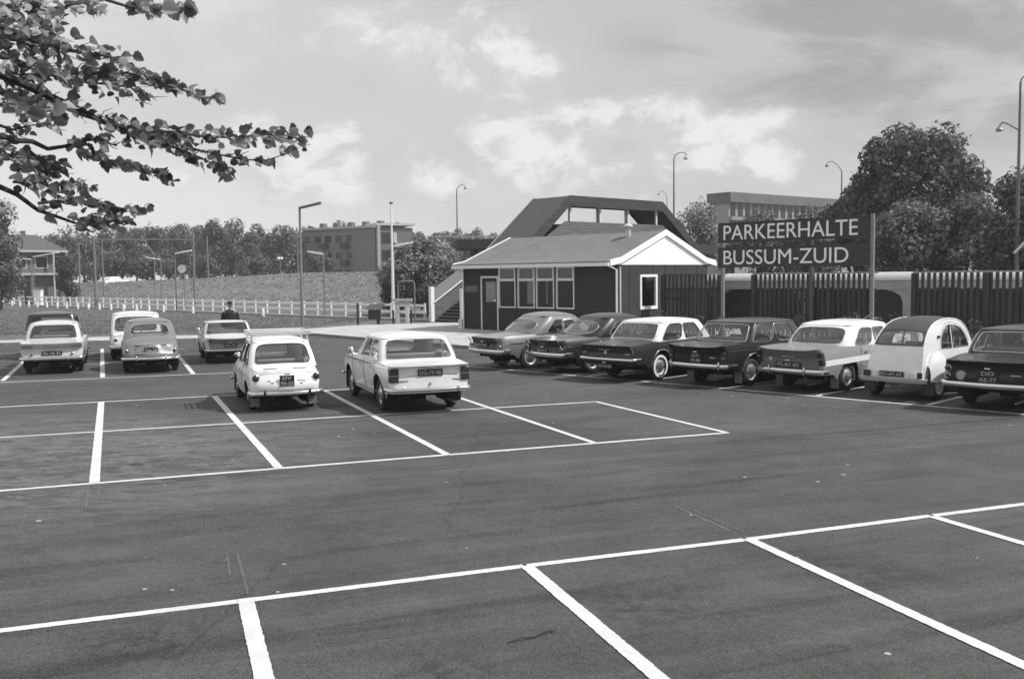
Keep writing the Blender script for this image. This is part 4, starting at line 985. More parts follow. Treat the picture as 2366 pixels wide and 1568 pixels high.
for x0, x1, nm in ((LW+oe+.002, LW+oe+.04, 'barge_board'), (-oe-.04, -oe-.002, 'barge_board')):
    m = MB(); up = [(y, rz(y)+.05) for y in ys]; dn = [(y, rz(y)-.20) for y in ys]
    for i in range(len(ys)-1):
        a, b, c, d = up[i], up[i+1], dn[i+1], dn[i]
        m.hexa([(x0, d[0], d[1]), (x1, d[0], d[1]), (x1, c[0], c[1]), (x0, c[0], c[1]), (x0, a[0], a[1]), (x1, a[0], a[1]), (x1, b[0], b[1]), (x0, b[0], b[1])])
    m.build(nm, WHB, hut, smooth=0)
m = MB(); yk = [0, DW/4, DW/2, 3*DW/4, DW]; xg = LW+.03
m.grid([[(xg, y, ZE-.02) for y in yk], [(xg, y, max(roofz(y)-.11, ZE-.015)) for y in yk]]); m.build('gable_panel', WHB, hut, smooth=0)
m = MB()
for s_, y0 in ((0, -ov-.01), (1, DW+ov+.01)):
    yy0, yy1 = (y0-.12, y0) if s_ == 0 else (y0, y0+.12)
    m.box(xa, xb, yy0, yy1, rz(-ov)-.20, rz(-ov)-.06)
g_ = m.build('gutter', PALE, hut, smooth=0)
m = MB(); m.box(xa+.05, xb-.05, -ov+.003, -.003, ZE-.03, ZE+.0); m.build('eave_board', mat('dark_soffit', .03, .8), hut, smooth=0)
for x in (.02, LW-.02):
    m = MB(); m.tube([(x+.06, -ov+.0, rz(-ov)-.2), (x+.05, -.07, ZE-.22), (x+.05, -.07, .05)], .04, 8); m.build('downpipe', PALE, hut)
m = MB(); m.tube([(LW+.09, .1, ZE-.1), (LW+.09, .1, .1)], .028, 8); m.build('downpipe', PALE, hut)
def winframe(x0, x1, z0, z1, tr):
    f = MB(); w_ = .055; yo, yi = -.03, .06
    f.box(x0, x0+w_, yo, yi, z0, z1); f.box(x1-w_, x1, yo, yi, z0, z1); f.box(x0+w_, x1-w_, yo, yi, z0, z0+w_); f.box(x0+w_, x1-w_, yo, yi, z1-w_, z1)
    f.box(x0+w_, x1-w_, yo, yi, tr-.055, tr+.055)
    f.box(x0+w_, x0+w_+.04, yo+.002, yi, tr+.055, z1-w_); f.box(x1-w_-.04, x1-w_, yo+.002, yi, tr+.055, z1-w_)
    o = f.build('window', PALE, hut, smooth=0); 
    p = MB(); p.box(x0+w_, x1-w_, .02, .026, z0+w_, tr-.055); p.box(x0+w_+.04, x1-w_-.04, .02, .026, tr+.055, z1-w_); p.build('pane', glassmat('hut_glass', .8, .9), o, smooth=0)
TRZ = ZB+(ZT-ZB)*(710-646)/(710-618.5)
for a, b in wx: winframe(a, b, ZB, ZT, TRZ)
# door
f = MB(); x0, x1 = dxs; f.box(x0-.03, x0+.045, -.03, .06, .02, ZD+.04); f.box(x1-.045, x1+.03, -.03, .06, .02, ZD+.04); f.box(x0+.045, x1-.045, -.03, .06, ZD-.05, ZD+.04); dfr = f.build('door_frame', PALE, hut, smooth=0)
d = MB(); a, b = x0+.05, x1-.05; g0, g1 = .45*ZD, .93*ZD
d.box(a, a+.17, .0, .05, .03, ZD-.055); d.box(b-.10, b, .0, .05, .03, ZD-.055); d.box(a+.17, b-.10, .0, .05, .03, g0); d.box(a+.17, b-.10, .0, .05, g1, ZD-.055)
do = d.build('door', DARKW, hut, smooth=0)
d = MB(); d.box(a+.17, b-.10, .02, .026, g0, g1); d.build('pane', glassmat('hut_glass', .8, .9), do, smooth=0)
d = MB(); d.box(a+.20, b-.14, .035, .045, g0+.25, g1-.05); d.build('timetable', mat('timetable_paper', .60, .8, .25, 9, sc3=(1, 1, 3)), do, smooth=0)
d = MB(); d.box(b-.26, b-.12, .012, .018, g0+.28, g0+.36); d.build('notice', WHB, do, smooth=0)
d = MB(); d.bar((a+.07, -.03, 1.05), (a+.07, -.03, 1.17), .02, .03); d.bar((a+.07, -.05, 1.13), (a+.17, -.05, 1.13), .02, .02); d.build('handle', CHROME, do)
# gable window
f = MB(); wv = .10; xo, xi = LW+.045, LW-.05
f.box(xi, xo, gy0, gy0+wv, gz0, gz1); f.box(xi, xo, gy1-wv, gy1, gz0, gz1); f.box(xi, xo, gy0+wv, gy1-wv, gz0, gz0+wv*1.3); f.box(xi, xo, gy0+wv, gy1-wv, gz1-wv, gz1)
gw = f.build('window', WHB, hut, smooth=0); p = MB(); p.box(LW-.02, LW-.014, gy0+wv, gy1-wv, gz0+wv, gz1-wv); p.build('pane', glassmat('hut_glass', .8, .9), gw, smooth=0)
# interior (seen dimly)
m = MB(); m.box(T_, LW-T_, T_, DW-T_, .02, .06); m.box(T_, LW-T_, DW-T_-.03, DW-T_-.003, .06, ZE); m.build('interior_lining', mat('room_lining', .4, .9), hut, smooth=0)
m = MB(); m.box(wx[3][0]+.25, wx[3][1]+.3, 1.2, 1.25, .9, 2.0); m.build('notice_board', mat('room_board', .6, .9), hut, smooth=0)
m = MB(); m.box(wx[1][0]+.38, wx[1][1]-.12, .20, .24, ZB+.2, TRZ); m.box(wx[2][0]+.40, wx[2][0]+.46, .2, .24, ZB+.2, TRZ); m.build('curtain', mat('curtain', .45, .9), hut, smooth=0)
# sign plate left of the door
m = MB(); sx0, sx1 = hp(1076), hp(1105); sz0, sz1 = hz(1090, 674), hz(1090, 660); m.box(sx0, sx1, -.03, -.005, sz0, sz1); sp = m.build('name_plate', mat('name_plate', .09, .6), hut, smooth=0)
m = MB()
for k in range(3): m.box(sx0+.06, sx1-.1-.05*k, -.034, -.03, sz1-.09-.085*k, sz1-.055-.085*k)
m.build('plate_rule', mat('plate_rule', .14, .6), sp, smooth=0)
# roof vent
vy = DW*.42; vx = LW-1.55; m = MB(); zz = rz(vy)-.05; m.lathe([(.11, 0), (.11, .45)], (vx, vy, zz), (0, 0, 1), 14); vo_ = m.build('roof_vent', mat('vent_pale', .5, .5), hut)
m = MB(); m.lathe([(.001, .60), (.12, .58), (.21, .50), (.21, .46), (.05, .44)], (vx, vy, zz), (0, 0, 1), 16); m.build('cowl', mat('vent_pale', .5, .5), vo_)
m = MB(); m.box(-.25, -.02, -.12, .12, 0, .55); m.build('meter_box', PALE, hut, smooth=0)
# ================================================================== covered footbridge
fb = thing('footbridge', 'dark covered footbridge with sloping roofed stairs rising behind the station hut', 'footbridge', G(998, 743), R_(43))
BW = 2.75; TIM = mat('bridge_timber', .040, .8, .3, 2.5, bump=.3, bscale=12, sc3=(.2, .2, 3)); TIM2 = mat('bridge_planks', .12, .85, .35, 3.2, bump=.3, bscale=10, sc3=(.3, .3, 6))
# local x = axis of the bridge, y: left(+) is away; near edge is y=-BW
def prof_z(x): return 7.35 if 8.4 <= x <= 17.4 else (7.35-(8.4-x)*.81 if x < 8.4 else max(7.35-(x-17.4)*.74, 4.55))
m = MB(); st = [3.9, 8.4, 17.4, 21.2, 26.0]; t_ = .12; o_ = .35
rows = [[(x, .15, prof_z(x)), (x, -BW-.15, prof_z(x))] for x in st]; m.grid(rows); m.grid([[(p[0], p[1], p[2]-t_) for p in r][::-1] for r in rows]); m.grid([[r[1], (r[1][0], r[1][1], r[1][2]-t_)] for r in rows]); m.grid([[(r[0][0], r[0][1], r[0][2]-t_), r[0]] for r in rows])
m.build('roof', mat('bridge_roof', .075, .85, .12, 3, bump=.3, bscale=20, sc3=(1, 3, 1)), fb, smooth=0)
for y in (.15, -BW-.15):
    m = MB()
    for a, b in zip(st[:-1], st[1:]):
        za, zb_ = prof_z(a), prof_z(b); h_ = .62 if y < 0 else .4
        y0, y1 = (y-.06, y-.004) if y < 0 else (y+.004, y+.06)
        m.hexa([(a, y0, za-h_), (b, y0, zb_-h_), (b, y1, zb_-h_), (a, y1, za-h_), (a, y0, za+.03), (b, y0, zb_+.03), (b, y1, zb_+.03), (a, y1, za+.03)])
    m.build('edge_beam', TIM, fb, smooth=0)
m = MB(); m.bar((3.9, .2, prof_z(3.9)+.03), (8.4, .2, prof_z(8.4)+.03), .06, .05); m.build('ridge_flashing', mat('flashing', .4, .5), fb, smooth=0)
def deck_z(x): return 4.85 if 8.2 <= x <= 17.6 else (max(0, x*.585+.05) if x < 8.2 else max(4.85-(x-17.6)*.62, 2.4))
m = MB()
for a, b in ((0.2, 8.2), (8.2, 17.6), (17.6, 21.4), (21.4, 26)):
    for y in (0, -BW):
        y0, y1 = (y-.03, y+.03)
        za, zb_ = deck_z(a), deck_z(b); m.hexa([(a, y0, za-.1), (b, y0, zb_-.1), (b, y1, zb_-.1), (a, y1, za-.1), (a, y0, za+.98), (b, y0, zb_+.98), (b, y1, zb_+.98), (a, y1, za+.98)])
m.build('parapet', TIM2, fb, smooth=0)
m = MB(); m.box(8.2, 17.6, -BW, 0, 4.55, 4.85); m.hexa([(17.6, -BW, 4.5), (21.4, -BW, 2.2), (21.4, 0, 2.2), (17.6, 0, 4.5), (17.6, -BW, 4.8), (21.4, -BW, 2.45), (21.4, 0, 2.45), (17.6, 0, 4.8)]); m.box(21.4, 26, -BW, 0, 2.2, 2.4); m.build('deck', TIM, fb, smooth=0)
STP = mat('stair_edge', .10, .8)
for k in range(27):
    x = .15+k*.30; z = .05+k*.178
    if x > 8.1: break
    m = MB(); m.box(x, x+.34, -BW+.06, -.06, z+.02, z+.07); m.build('stair_tread', STP, fb, smooth=0)
m = MB(); m.hexa([(.2, -BW+.08, -.02), (8.2, -BW+.08, 4.3), (8.2, -.08, 4.3), (.2, -.08, -.02), (.2, -BW+.08, .06), (8.2, -BW+.08, 4.55), (8.2, -.08, 4.55), (.2, -.08, .06)]); m.build('stair_carriage', mat('stair_dark', .012, .9), fb, smooth=0)
for x in (5.2, 8.7, 11.4, 14.1, 17.0):
    for y in (-BW+.06, -.06):
        m = MB(); m.box(x-.07, x+.07, y-.06, y+.06, deck_z(x)+.9, prof_z(x)-.1); m.build('roof_post', mat('post_white', .62, .6), fb, smooth=0)
for x in (8.6, 17.2):
    for y in (-BW+.15, -.15):
        m = MB(); m.box(x-.12, x+.12, y-.1, y+.1, 0, 4.55); m.build('pier', TIM, fb, smooth=0)
for y in (0, -BW):
    m = MB(); m.box(-.12, .12, y-.11, y+.11, 0, 2.0 if y == 0 else 1.9); m.build('newel_post', WHB, fb, smooth=0)
m = MB(); m.tube([(.1, -.12, 1.1), (1.5, -.12, 1.1+.585*1.4), (4.8, -.12, 1.1+.585*4.7), (5.6, -.12, 1.1+.585*4.7)], .045, 8); m.build('handrail', PALE, fb)
m = MB(); m.tube([(.0, -BW-.06, 1.8), (.9, -BW-.06, 2.35), (3, -BW-.06, 3.6)], .05, 8); m.build('handrail', PALE, fb)
m = MB(); m.hexa([(-.08, .045, .3), (3.2, .045, 2.1), (3.2, .09, 2.1), (-.08, .09, .3), (-.08, .045, 1.7), (3.2, .045, 3.6), (3.2, .09, 3.6), (-.08, .09, 1.7)]); m.build('side_screen', mat('screen_grey', .22, .8), fb, smooth=0)
# ================================================================== slat fence, sign, shelter
FD = Vector((.695, -.719, 0)).normalized(); F0 = Vector((.185*39.9, 39.9, 0))
def fs_(u):
    d = ray(u, 700); den = FD.x*d.y-FD.y*d.x; return (F0.y*d.x-F0.x*d.y)/den
FA = math.atan2(FD.y, FD.x); SLAT = mat('fence_slats', .030, .85, .5, 1.5, bump=.3, bscale=6, sc3=(4, 4, .25)); FR = mat('fence_rail', .025, .85)
FH = 2.55
frn = random.Random(3)
def slat_fence(u0, u1, label, ends=(1, 1)):
    a, b = fs_(u0), fs_(u1); L = b-a; o = thing('slat_fence', label, 'fence', F0+FD*a, FA)
    m = MB(); n = int(L/.2)
    for i in range(n+1):
        x = i*.2+.03; w_ = .112+frn.uniform(-.008, .008); y = frn.uniform(-.006, .006); t = frn.uniform(-.012, .012)
        m.hexa([(x+t, y, .06), (x+w_+t, y, .06), (x+w_+t, y+.022, .06), (x+t, y+.022, .06), (x, y, FH-.04), (x+w_, y, FH-.04), (x+w_, y+.022, FH-.04), (x, y+.022, FH-.04)])
    m.build('slat_panel', SLAT, o, smooth=0)
    # back layer: slats on the far side in the lower part, staggered
    m = MB()
    for i in range(n):
        x = i*.2+.13; w_ = .112; m.box(x, x+w_, .085, .107, .05, FH-.55+frn.uniform(-.05, .05))
    m.build('back_slats', SLAT, o, smooth=0)
    for z in (.45, 1.55, FH-.62):
        m = MB(); m.box(0, L+.1, .03, .08, z-.05, z+.05); m.build('rail', FR, o, smooth=0)
    m = MB(); m.box(-.05, L+.15, -.02, .10, FH-.035, FH); m.build('top_rail', FR, o, smooth=0)
    k = max(1, round(L/2.4))
    for i in range(k+1):
        x = L*i/k
        m = MB(); m.box(x-.06, x+.06, -.12, -.008, 0, FH-.04); m.build('post', FR, o, smooth=0)
    return o
slat_fence(1534, 1668, 'dark slat fence section in front of the hut gable, left of the sign')
slat_fence(1742, 2016, 'dark slat fence section directly under the big sign')
slat_fence(2112, 2470, 'dark slat fence section at the right, behind the white canvas-roof car')
sgn = thing('station_sign', 'large dark two-board sign reading PARKEERHALTE BUSSUM-ZUID in white capitals', 'sign', F0+FD*fs_(1668)+Vector((.719, .695, 0))*-.25, FA)
SB = mat('sign_board', .017, .6, .1, 3); LET = mat('sign_letters', .70, .6)
SL = (fs_(2015)-fs_(1668))*1.0
def sgz(u, v): s_ = fs_(u); y = (F0+FD*s_).y-.17; return P(u, v, y).z
z = [(sgz(1668, 515)+sgz(2015, 498))/2, (sgz(1668, 558.6)+sgz(2015, 552))/2, (sgz(1668, 569.5)+sgz(2015, 565))/2, (sgz(1668, 615)+sgz(2015, 616))/2]
def sx(u): return fs_(u)-fs_(1668)
for (za, zb_, s_, u1, ht) in ((z[1], z[0], 'PARKEERHALTE', 1989, .56), (z[3], z[2], 'BUSSUM-ZUID', 1968, .56)):
    m = MB(); m.box(0, SL, -.03, .0, za, zb_); bo = m.build('sign_board', SB, sgn, smooth=0)
    hh = (zb_-za)*.72; x0 = sx(1681); text('sign_lettering', s_, sx(u1)-x0, hh, LET, bo, (x0, -.033, za+(zb_-za)*.14), (1, 0, 0), (0, 0, 1), .014, .0)
for u in (1676, 1880, 2020):
    m = MB(); x = sx(u); m.box(x-.06, x+.06, .02, .12, 0, z[0]+.02 if u != 2020 else z[0]+.05); m.build('post', mat('sign_post_grey', .17, .6) if u != 1880 else mat('sign_post_grey2', .06, .6), sgn, smooth=0)
for u, k in ((1690, .45), (1755, .1)):
    pass
# low concrete platform shelter behind the fence
FN = Vector((.719, .695, 0))
sh = thing('platform_shelter', 'long low white-edged concrete platform shelter behind the slat fence', 'shelter', F0+FD*(fs_(1500)-4)+FN*6.0, FA)
CW = mat('shelter_concrete', .30, .8, .12, 1.5); SW = mat('shelter_fascia', .45, .6)
SHL = 42
def shz(v, u=2060): 
    s_ = fs_(u); return P(u, v, (F0+FD*s_+FN*6.0*1.25).y).z
zt_ = 2.55
m = MB(); sec = [(0, zt_-.34), (.05, zt_-.24), (.16, zt_-.13), (.34, zt_-.05), (.6, zt_), (2.6, zt_), (3.2, zt_-.3), (3.2, zt_-.34)]; m.grid([[(x, y, z) for y, z in sec] for x in (0, SHL)], True); m.f += [tuple(range(8)), tuple(range(8, 16))[::-1]]; m.build('curved_roof', SW, sh, smooth=50)
m = MB(); m.box(0, SHL, .06, 3.1, zt_-.72, zt_-.342); m.build('beam', CW, sh, smooth=0)
_q = F0+FN*6.08; _d = ray(2095, 700); _den = FD.x*_d.y-FD.y*_d.x; colx = (_q.y*_d.x-_q.x*_d.y)/_den-(fs_(1500)-4)
for i in range(8):
    x = colx+(i-4)*4.6; m = MB(); pr = [(-.9, zt_-.72), (-.55, zt_-.80), (-.26, zt_-.98), (-.17, zt_-1.25), (-.15, .0), (.15, .0), (.17, zt_-1.25), (.26, zt_-.98), (.55, zt_-.80), (.9, zt_-.72)]
    vs = [(x+a, .08, b-.002) for a, b in pr]+[(x+a, .5, b-.002) for a, b in pr]; n = len(pr)
    m.add(vs, [tuple(range(n)), tuple(range(n, 2*n))[::-1]]+[(i_, (i_+1) % n, n+(i_+1) % n, n+i_) for i_ in range(n)]); m.build('column', CW, sh, smooth=0)
m = MB(); m.box(.1, SHL-.1, 1.6, 1.7, 0, zt_-.72); m.build('back_wall', mat('shelter_back', .10, .9), sh, smooth=0)
# ================================================================== plants along the slat fence
def leaves_mesh(rng, cen, out, size, flat=.35, fold=0):
    n = len(cen); nrm = out+rng.normal(0, flat, (n, 3)); nrm /= np.linalg.norm(nrm, axis=1)[:, None]+1e-9
    t = rng.normal(0, 1, (n, 3)); a = np.cross(nrm, t); a /= np.linalg.norm(a, axis=1)[:, None]+1e-9; b = np.cross(nrm, a)
    s = size*rng.uniform(.55, 1.3, n)[:, None]; asp = rng.uniform(.45, .8, n)[:, None]
    v = np.stack([cen-a*s, cen-b*s*asp+nrm*s*.15, cen+a*s, cen+b*s*asp+nrm*s*.15], 1).reshape(-1, 3); return v
def crown_mesh(name, seed, clumps, n, size, m, squash=(1, 1, 1), fill=.35, up=.25):
    rng = np.random.default_rng(seed); w_ = np.array([c[3]**2 for c in clumps]); w_ = w_/w_.sum(); idx = rng.choice(len(clumps), n, p=w_)
    cc = np.array([c[:3] for c in clumps])[idx]; rr = np.array([c[3] for c in clumps])[idx]
    d = rng.normal(0, 1, (n, 3)); d /= np.linalg.norm(d, axis=1)[:, None]
    # lumpy radius
    ph = rng.uniform(0, 6.28, (len(clumps), 6)); p = ph[idx]
    lump = 1+.13*np.sin(4*d[:, 0]*2+p[:, 0])*np.sin(4*d[:, 1]*2+p[:, 1])+.12*np.sin(9*d[:, 2]+p[:, 2])*np.sin(9*d[:, 0]+p[:, 3])
    rad = rr*lump*(1-fill*rng.uniform(0, 1, n)**2.2)+rng.normal(0, .03, n)*rr
    cen = cc+d*rad[:, None]*np.array(squash); out = d+np.array([0, 0, up])
    v = leaves_mesh(rng, cen, out, size, .55)
    me = bpy.data.meshes.new(name); k = len(v)//4; me.vertices.add(len(v)); me.vertices.foreach_set('co', v.ravel()); me.loops.add(k*4); me.loops.foreach_set('vertex_index', np.arange(k*4, dtype=np.int32))
    me.polygons.add(k); me.polygons.foreach_set('loop_start', np.arange(0, k*4, 4, dtype=np.int32)); me.update(calc_edges=True); me.materials.append(m); return me
BARK = mat('bark', .07, .95, .4, 6, bump=.6, bscale=12, sc3=(1, 1, .3))
def trunk_mesh(seed, h, r, clumps, nl=7):
    rg = random.Random(seed); mb = MB(); top = Vector((rg.uniform(-.1, .1)*h, rg.uniform(-.1, .1)*h, h)); pts = [Vector((0, 0, -.1)), Vector((0, 0, .1))]+[Vector((0, 0, 0)).lerp(top, t)+Vector((rg.uniform(-1, 1), rg.uniform(-1, 1), 0))*.02*h for t in (.3, .6, 1)]
    mb.tube(pts, [r*1.35, r*1.1, r*.9, r*.7, r*.3], 9)
    for c in rg.sample(clumps, min(nl, len(clumps))):
        s = pts[rg.choice((2, 3))]; e = Vector(c[:3]); mid = s.lerp(e, .5)+Vector((0, 0, -.05*h)); mb.tube([s, mid, e], [r*.5, r*.33, r*.1], 6)
    me = bpy.data.meshes.new('trunk'); me.from_pydata(mb.v, [], mb.f); me.materials.append(BARK); return me
def tree(name, label, cat, loc, clumps, n, size, m, seed, trunk=(2, .2), group=None, squash=(1, 1, 1), fill=.35):
    o = thing(name, label, cat, loc, 0, group)
    c = bpy.data.objects.new('crown', crown_mesh('crown', seed, clumps, n, size, m, squash, fill)); C.objects.link(c); c.parent = o
    if trunk: t = bpy.data.objects.new('trunk', trunk_mesh(seed, trunk[0], trunk[1], clumps)); C.objects.link(t); t.parent = o
    return o
def blob_clumps(seed, w_, z0, z1, k, rc, topbias=0, dp=.8):
    rg = random.Random(seed); out = []
    for i in range(k):
        while 1:
            x, y, z = rg.uniform(-1, 1), rg.uniform(-1, 1), rg.uniform(-1, 1)
            if x*x+y*y+z*z < 1 and x*x+y*y+z*z > .25: break
        f = 1-.25*max(0, z)-topbias*max(0, z)
        out.append((x*w_/2*f, y*w_/2*dp*f, (z0+z1)/2+z*(z1-z0)/2, rc*rg.uniform(.7, 1.3)))
    return out
LD = leafmat('leaf_dark', .125, .5, .3, .6); LM = leafmat('leaf_mid', .165, .5, .35, .6); LL = leafmat('leaf_light', .27, .45, .35, .6); LP = leafmat('leaf_pale', .32, .4, .3)
# shrubs at the foot of the fence
spec = [(1575, .9, .9, LD), (1630, .75, .8, LM), (1700, .95, 1.0, LD), (1785, .8, .8, LM), (1850, .9, .95, LD), (1915, .8, .85, LM), (1985, .9, 1.0, LD), (2062, 1.0, 1.05, LP), (2190, .8, .95, LD), (2275, .7, .9, LM)]
where = ['at the foot of the slat fence left of the left sign post', 'just left of the sign post behind the white-roofed car', 'in the fence gap under the left end of the sign', 'under the letter P behind the black finned car', 'below the middle of the sign against the slats', 'below the letters ZU against the slats', 'against the slats just left of the right sign post', 'with pale curled leaves in the gap right of the sign', 'at the slat fence above the white canvas-roof car', 'at the slat fence near the right edge']
for i, (u, w_, h_, m_) in enumerate(spec):
    l = F0+FD*fs_(u)-FN*.75
    tree('shrub', ('low sparse shrub '+where[i]), 'shrub', l, [(rnd.uniform(-.5, .5)*w_, rnd.uniform(-.15, .15), h_*rnd.uniform(.35, 1.0), .24*w_) for _ in range(7)], 160, .05, m_, 40+i, (h_*.5, .02), 'shrubs at the foot of the slat fence')
# ================================================================== big trees on the right
def ctree(name, label, u, d, vt, wpx, zb, k, rc, n, size, m_, seed, base_z=0, topb=.1, tr=(3, .3), dp=.8, cat='tree', group=None):
    y = d; top = P(u, vt, y); w_ = wpx/CF*y; o = tree(name, label, cat, (top.x, y, base_z), blob_clumps(seed, w_-rc*1.6, zb+rc*.8, top.z-base_z-rc*.8, k, rc, topb, dp), n, size, m_, seed, tr, group)
    return o
ctree('broadleaf_tree', 'large dark round-crowned tree standing highest, right of the sign', 2128, 62, 280, 400, 2.2, 95, 1.05, 22000, .17, LD, 1, tr=(5, .35))
ctree('broadleaf_tree', 'dark tree cut by the right edge below the tall lamp post', 2362, 50, 385, 290, .8, 55, .8, 13000, .13, LD, 2, tr=(3.5, .25))
ctree('broadleaf_tree', 'mid-grey leafy tree low between the sign post and the large tree', 2105, 56, 450, 270, .5, 50, .75, 12000, .13, LM, 3, tr=(2.5, .2))
ctree('broadleaf_tree', 'mid-grey leafy tree low to the left of the right-edge tree', 2240, 55, 440, 270, .3, 50, .75, 12000, .13, LM, 4, tr=(2.5, .2))
ctree('broadleaf_tree', 'left shoulder tree beside the large round-crowned tree above the sign end', 1985, 66, 395, 200, 2.0, 34, .85, 8000, .16, LD, 5, tr=(3.5, .25))
ctree('broadleaf_tree', 'pale leafy tree between the footbridge and the office block', 1612, 75, 438, 135, 1.5, 18, .9, 7000, .12, LL, 6, tr=(3, .2))
ctree('broadleaf_tree', 'grey leafy tree behind the sign in front of the office block', 1760, 72, 478, 190, 1.0, 16, 1.0, 7000, .12, LM, 7, tr=(3, .2))
ctree('broadleaf_tree', 'leafy tree behind the sign top, right end of the office block', 1880, 70, 462, 150, 1.0, 14, 1.0, 6000, .12, LM, 8, tr=(3, .2))
ctree('bush', 'large pale round bush between the flagpole and the covered stairs', 990, 66, 534, 232, .1, 52, .75, 24000, .11, LL, 9, tr=(2, .2), cat='bush')
ctree('bush', 'dark low bush at the embankment foot left of the large pale bush', 905, 64, 612, 75, .0, 10, .5, 3500, .08, LD, 10, tr=(1, .1), cat='bush')
ctree('bush', 'low bush under the large pale bush by the covered stairs', 1000, 62, 650, 110, .0, 10, .5, 4000, .08, LM, 29, tr=(1, .1), cat='bush')
# ================================================================== embankment, woods, houses on the left
EMB = mat('embankment_grass', .15, .95, .25, 1.1, bump=.6, bscale=5, sc3=(1, .25, 1))
foot, crest = [], []
for u, vt, yf, yc in ((-500, 668, 150, 172), (0, 662, 125, 145), (140, 656, 118, 138), (300, 650, 110, 130), (500, 641, 104, 124), (700, 630, 98, 118), (885, 627, 92, 112), (1010, 626, 88, 108), (1200, 622, 84, 104), (1700, 612, 90, 112), (2700, 590, 100, 122)):
    t = P(u, vt, yc); b_ = P(u, 700, yf); foot.append((b_.x, yf, -.02)); crest.append((t.x, yc, t.z))
m = MB(); mid1 = [tuple(np.array(f)*.66+np.array(c)*.34+np.array([0, 0, .25])) for f, c in zip(foot, crest)]; mid2 = [tuple(np.array(f)*.3+np.array(c)*.7+np.array([0, 0, .2])) for f, c in zip(foot, crest)]
back = [(c[0]*1.12, c[1]+14, c[2]) for c in crest]; back2 = [(c[0]*1.35, c[1]+45, -.3) for c in crest]
m.grid([foot, mid1, mid2, crest, back, back2]); struct(m.build('embankment', EMB, smooth=60))
rg = random.Random(11)
hz_ = [(150, 540), (190, 530), (235, 522), (275, 520), (310, 514), (350, 508), (385, 516), (420, 506), (455, 510), (490, 500), (530, 503), (565, 508), (600, 510), (640, 505), (675, 512), (118, 546), (160, 552), (715, 520), (745, 512), (790, 508), (835, 514), (880, 520), (925, 516), (960, 528), (1030, 516), (1068, 524), (1105, 522), (1140, 528)]
forms = ['narrow', 'broad', 'ragged', 'round', 'leaning']; places = {}
for i, (u, v) in enumerate(hz_):
    d = 165+(i*37 % 30); wd = rg.uniform(58, 92)
    if i < 15: pl = 'beyond the embankment, %s from the left in the wood front row' % ['first', 'second', 'third', 'fourth', 'fifth', 'sixth', 'seventh', 'eighth', 'ninth', 'tenth', 'eleventh', 'twelfth', 'thirteenth', 'fourteenth', 'fifteenth'][i]
    elif i < 17: pl = 'behind the gabled house at the far left' if i == 15 else 'between the gabled house and the wood'
    elif i < 24: pl = 'above the apartment block roof, %s from its left end' % ['first', 'second', 'third', 'fourth', 'fifth', 'sixth', 'last'][i-17]; d = 195
    else: pl = 'far off left of the bridge roof, %s from the left' % ['first', 'second', 'third', 'fourth'][i-24]; d = 200
    t = P(u, v, d); w_ = wd/CF*d; base_z = 1.5
    rc = rg.uniform(.9, 1.3); o = tree('wood_tree', rg.choice(forms)+' dark tree '+pl, 'tree', (t.x, d, base_z), blob_clumps(100+i, w_*1.25-rc, .6, t.z-base_z-rc*.6, 20, rc*1.05, .25), 4200, .22, LM if i % 3 else LD, 100+i, (4, .22), 'trees of the wood beyond the embankment')
for i, (u, v, wd, m_, lab) in enumerate([(470, 590, 70, LM, 'small pale tree in front of the wood behind the second catenary mast'), (590, 592, 80, LM, 'low round tree in front of the wood left of the twin globe lamp'), (745, 560, 80, LM, 'leafy tree in front of the left part of the apartment block'), (350, 575, 80, LM, 'mid-grey tree before the wood above the short platform lamp'), (270, 590, 80, LD, 'dark low tree before the wood between the catenary masts')]):
    d = 150; t = P(u, v, d); tree('wood_tree', lab, 'tree', (t.x, d, 2), blob_clumps(200+i, wd/CF*d-1, 1.0, t.z-2-.6, 12, 1.0, .2), 2600, .2, m_, 200+i, (2.5, .15), 'trees of the wood beyond the embankment')
ctree('broadleaf_tree', 'leafy tree at the far left edge beside the gabled house', -12, 88, 455, 140, .4, 26, 1.1, 12000, .13, LM, 12, tr=(3, .25))
wd_ = MB()   # dense far wood that reads as one mass
rng = np.random.default_rng(5); cl = []
for u in range(-700, 1240, 22):
    t = P(u, 528+rg.uniform(-8, 10) if 700 > u > 130 else 545, 225); cl.append((t.x, 225+rg.uniform(-6, 6), t.z-3.2, 3.4)); cl.append((t.x+1.5, 222, t.z-7.0, 3.6))
o = bpy.data.objects.new('far_wood', crown_mesh('far_wood', 77, cl, 34000, .40, LM, (1, .6, 1), .6)); C.objects.link(o); tag(o, 'dense dark wood closing the view behind the trees', 'wood', None, 'stuff')
cl = []
for u in range(1500, 3000, 30): t = P(u, 560, 130); cl.append((t.x, 130, t.z-2, 2.6)); cl.append((t.x+1, 128, t.z-5, 2.8))
o = bpy.data.objects.new('hedge_mass', crown_mesh('hedge_mass', 78, cl, 12000, .3, LD, (1, .6, 1), .5)); C.objects.link(o); tag(o, 'dense low greenery beyond the railway behind the trees on the right', 'greenery', None, 'stuff')
ctree('broadleaf_tree', 'small leafy tree in front of the right corner of the gabled house', 155, 112, 590, 60, .3, 10, .8, 4000, .14, LD, 31, tr=(2, .12))
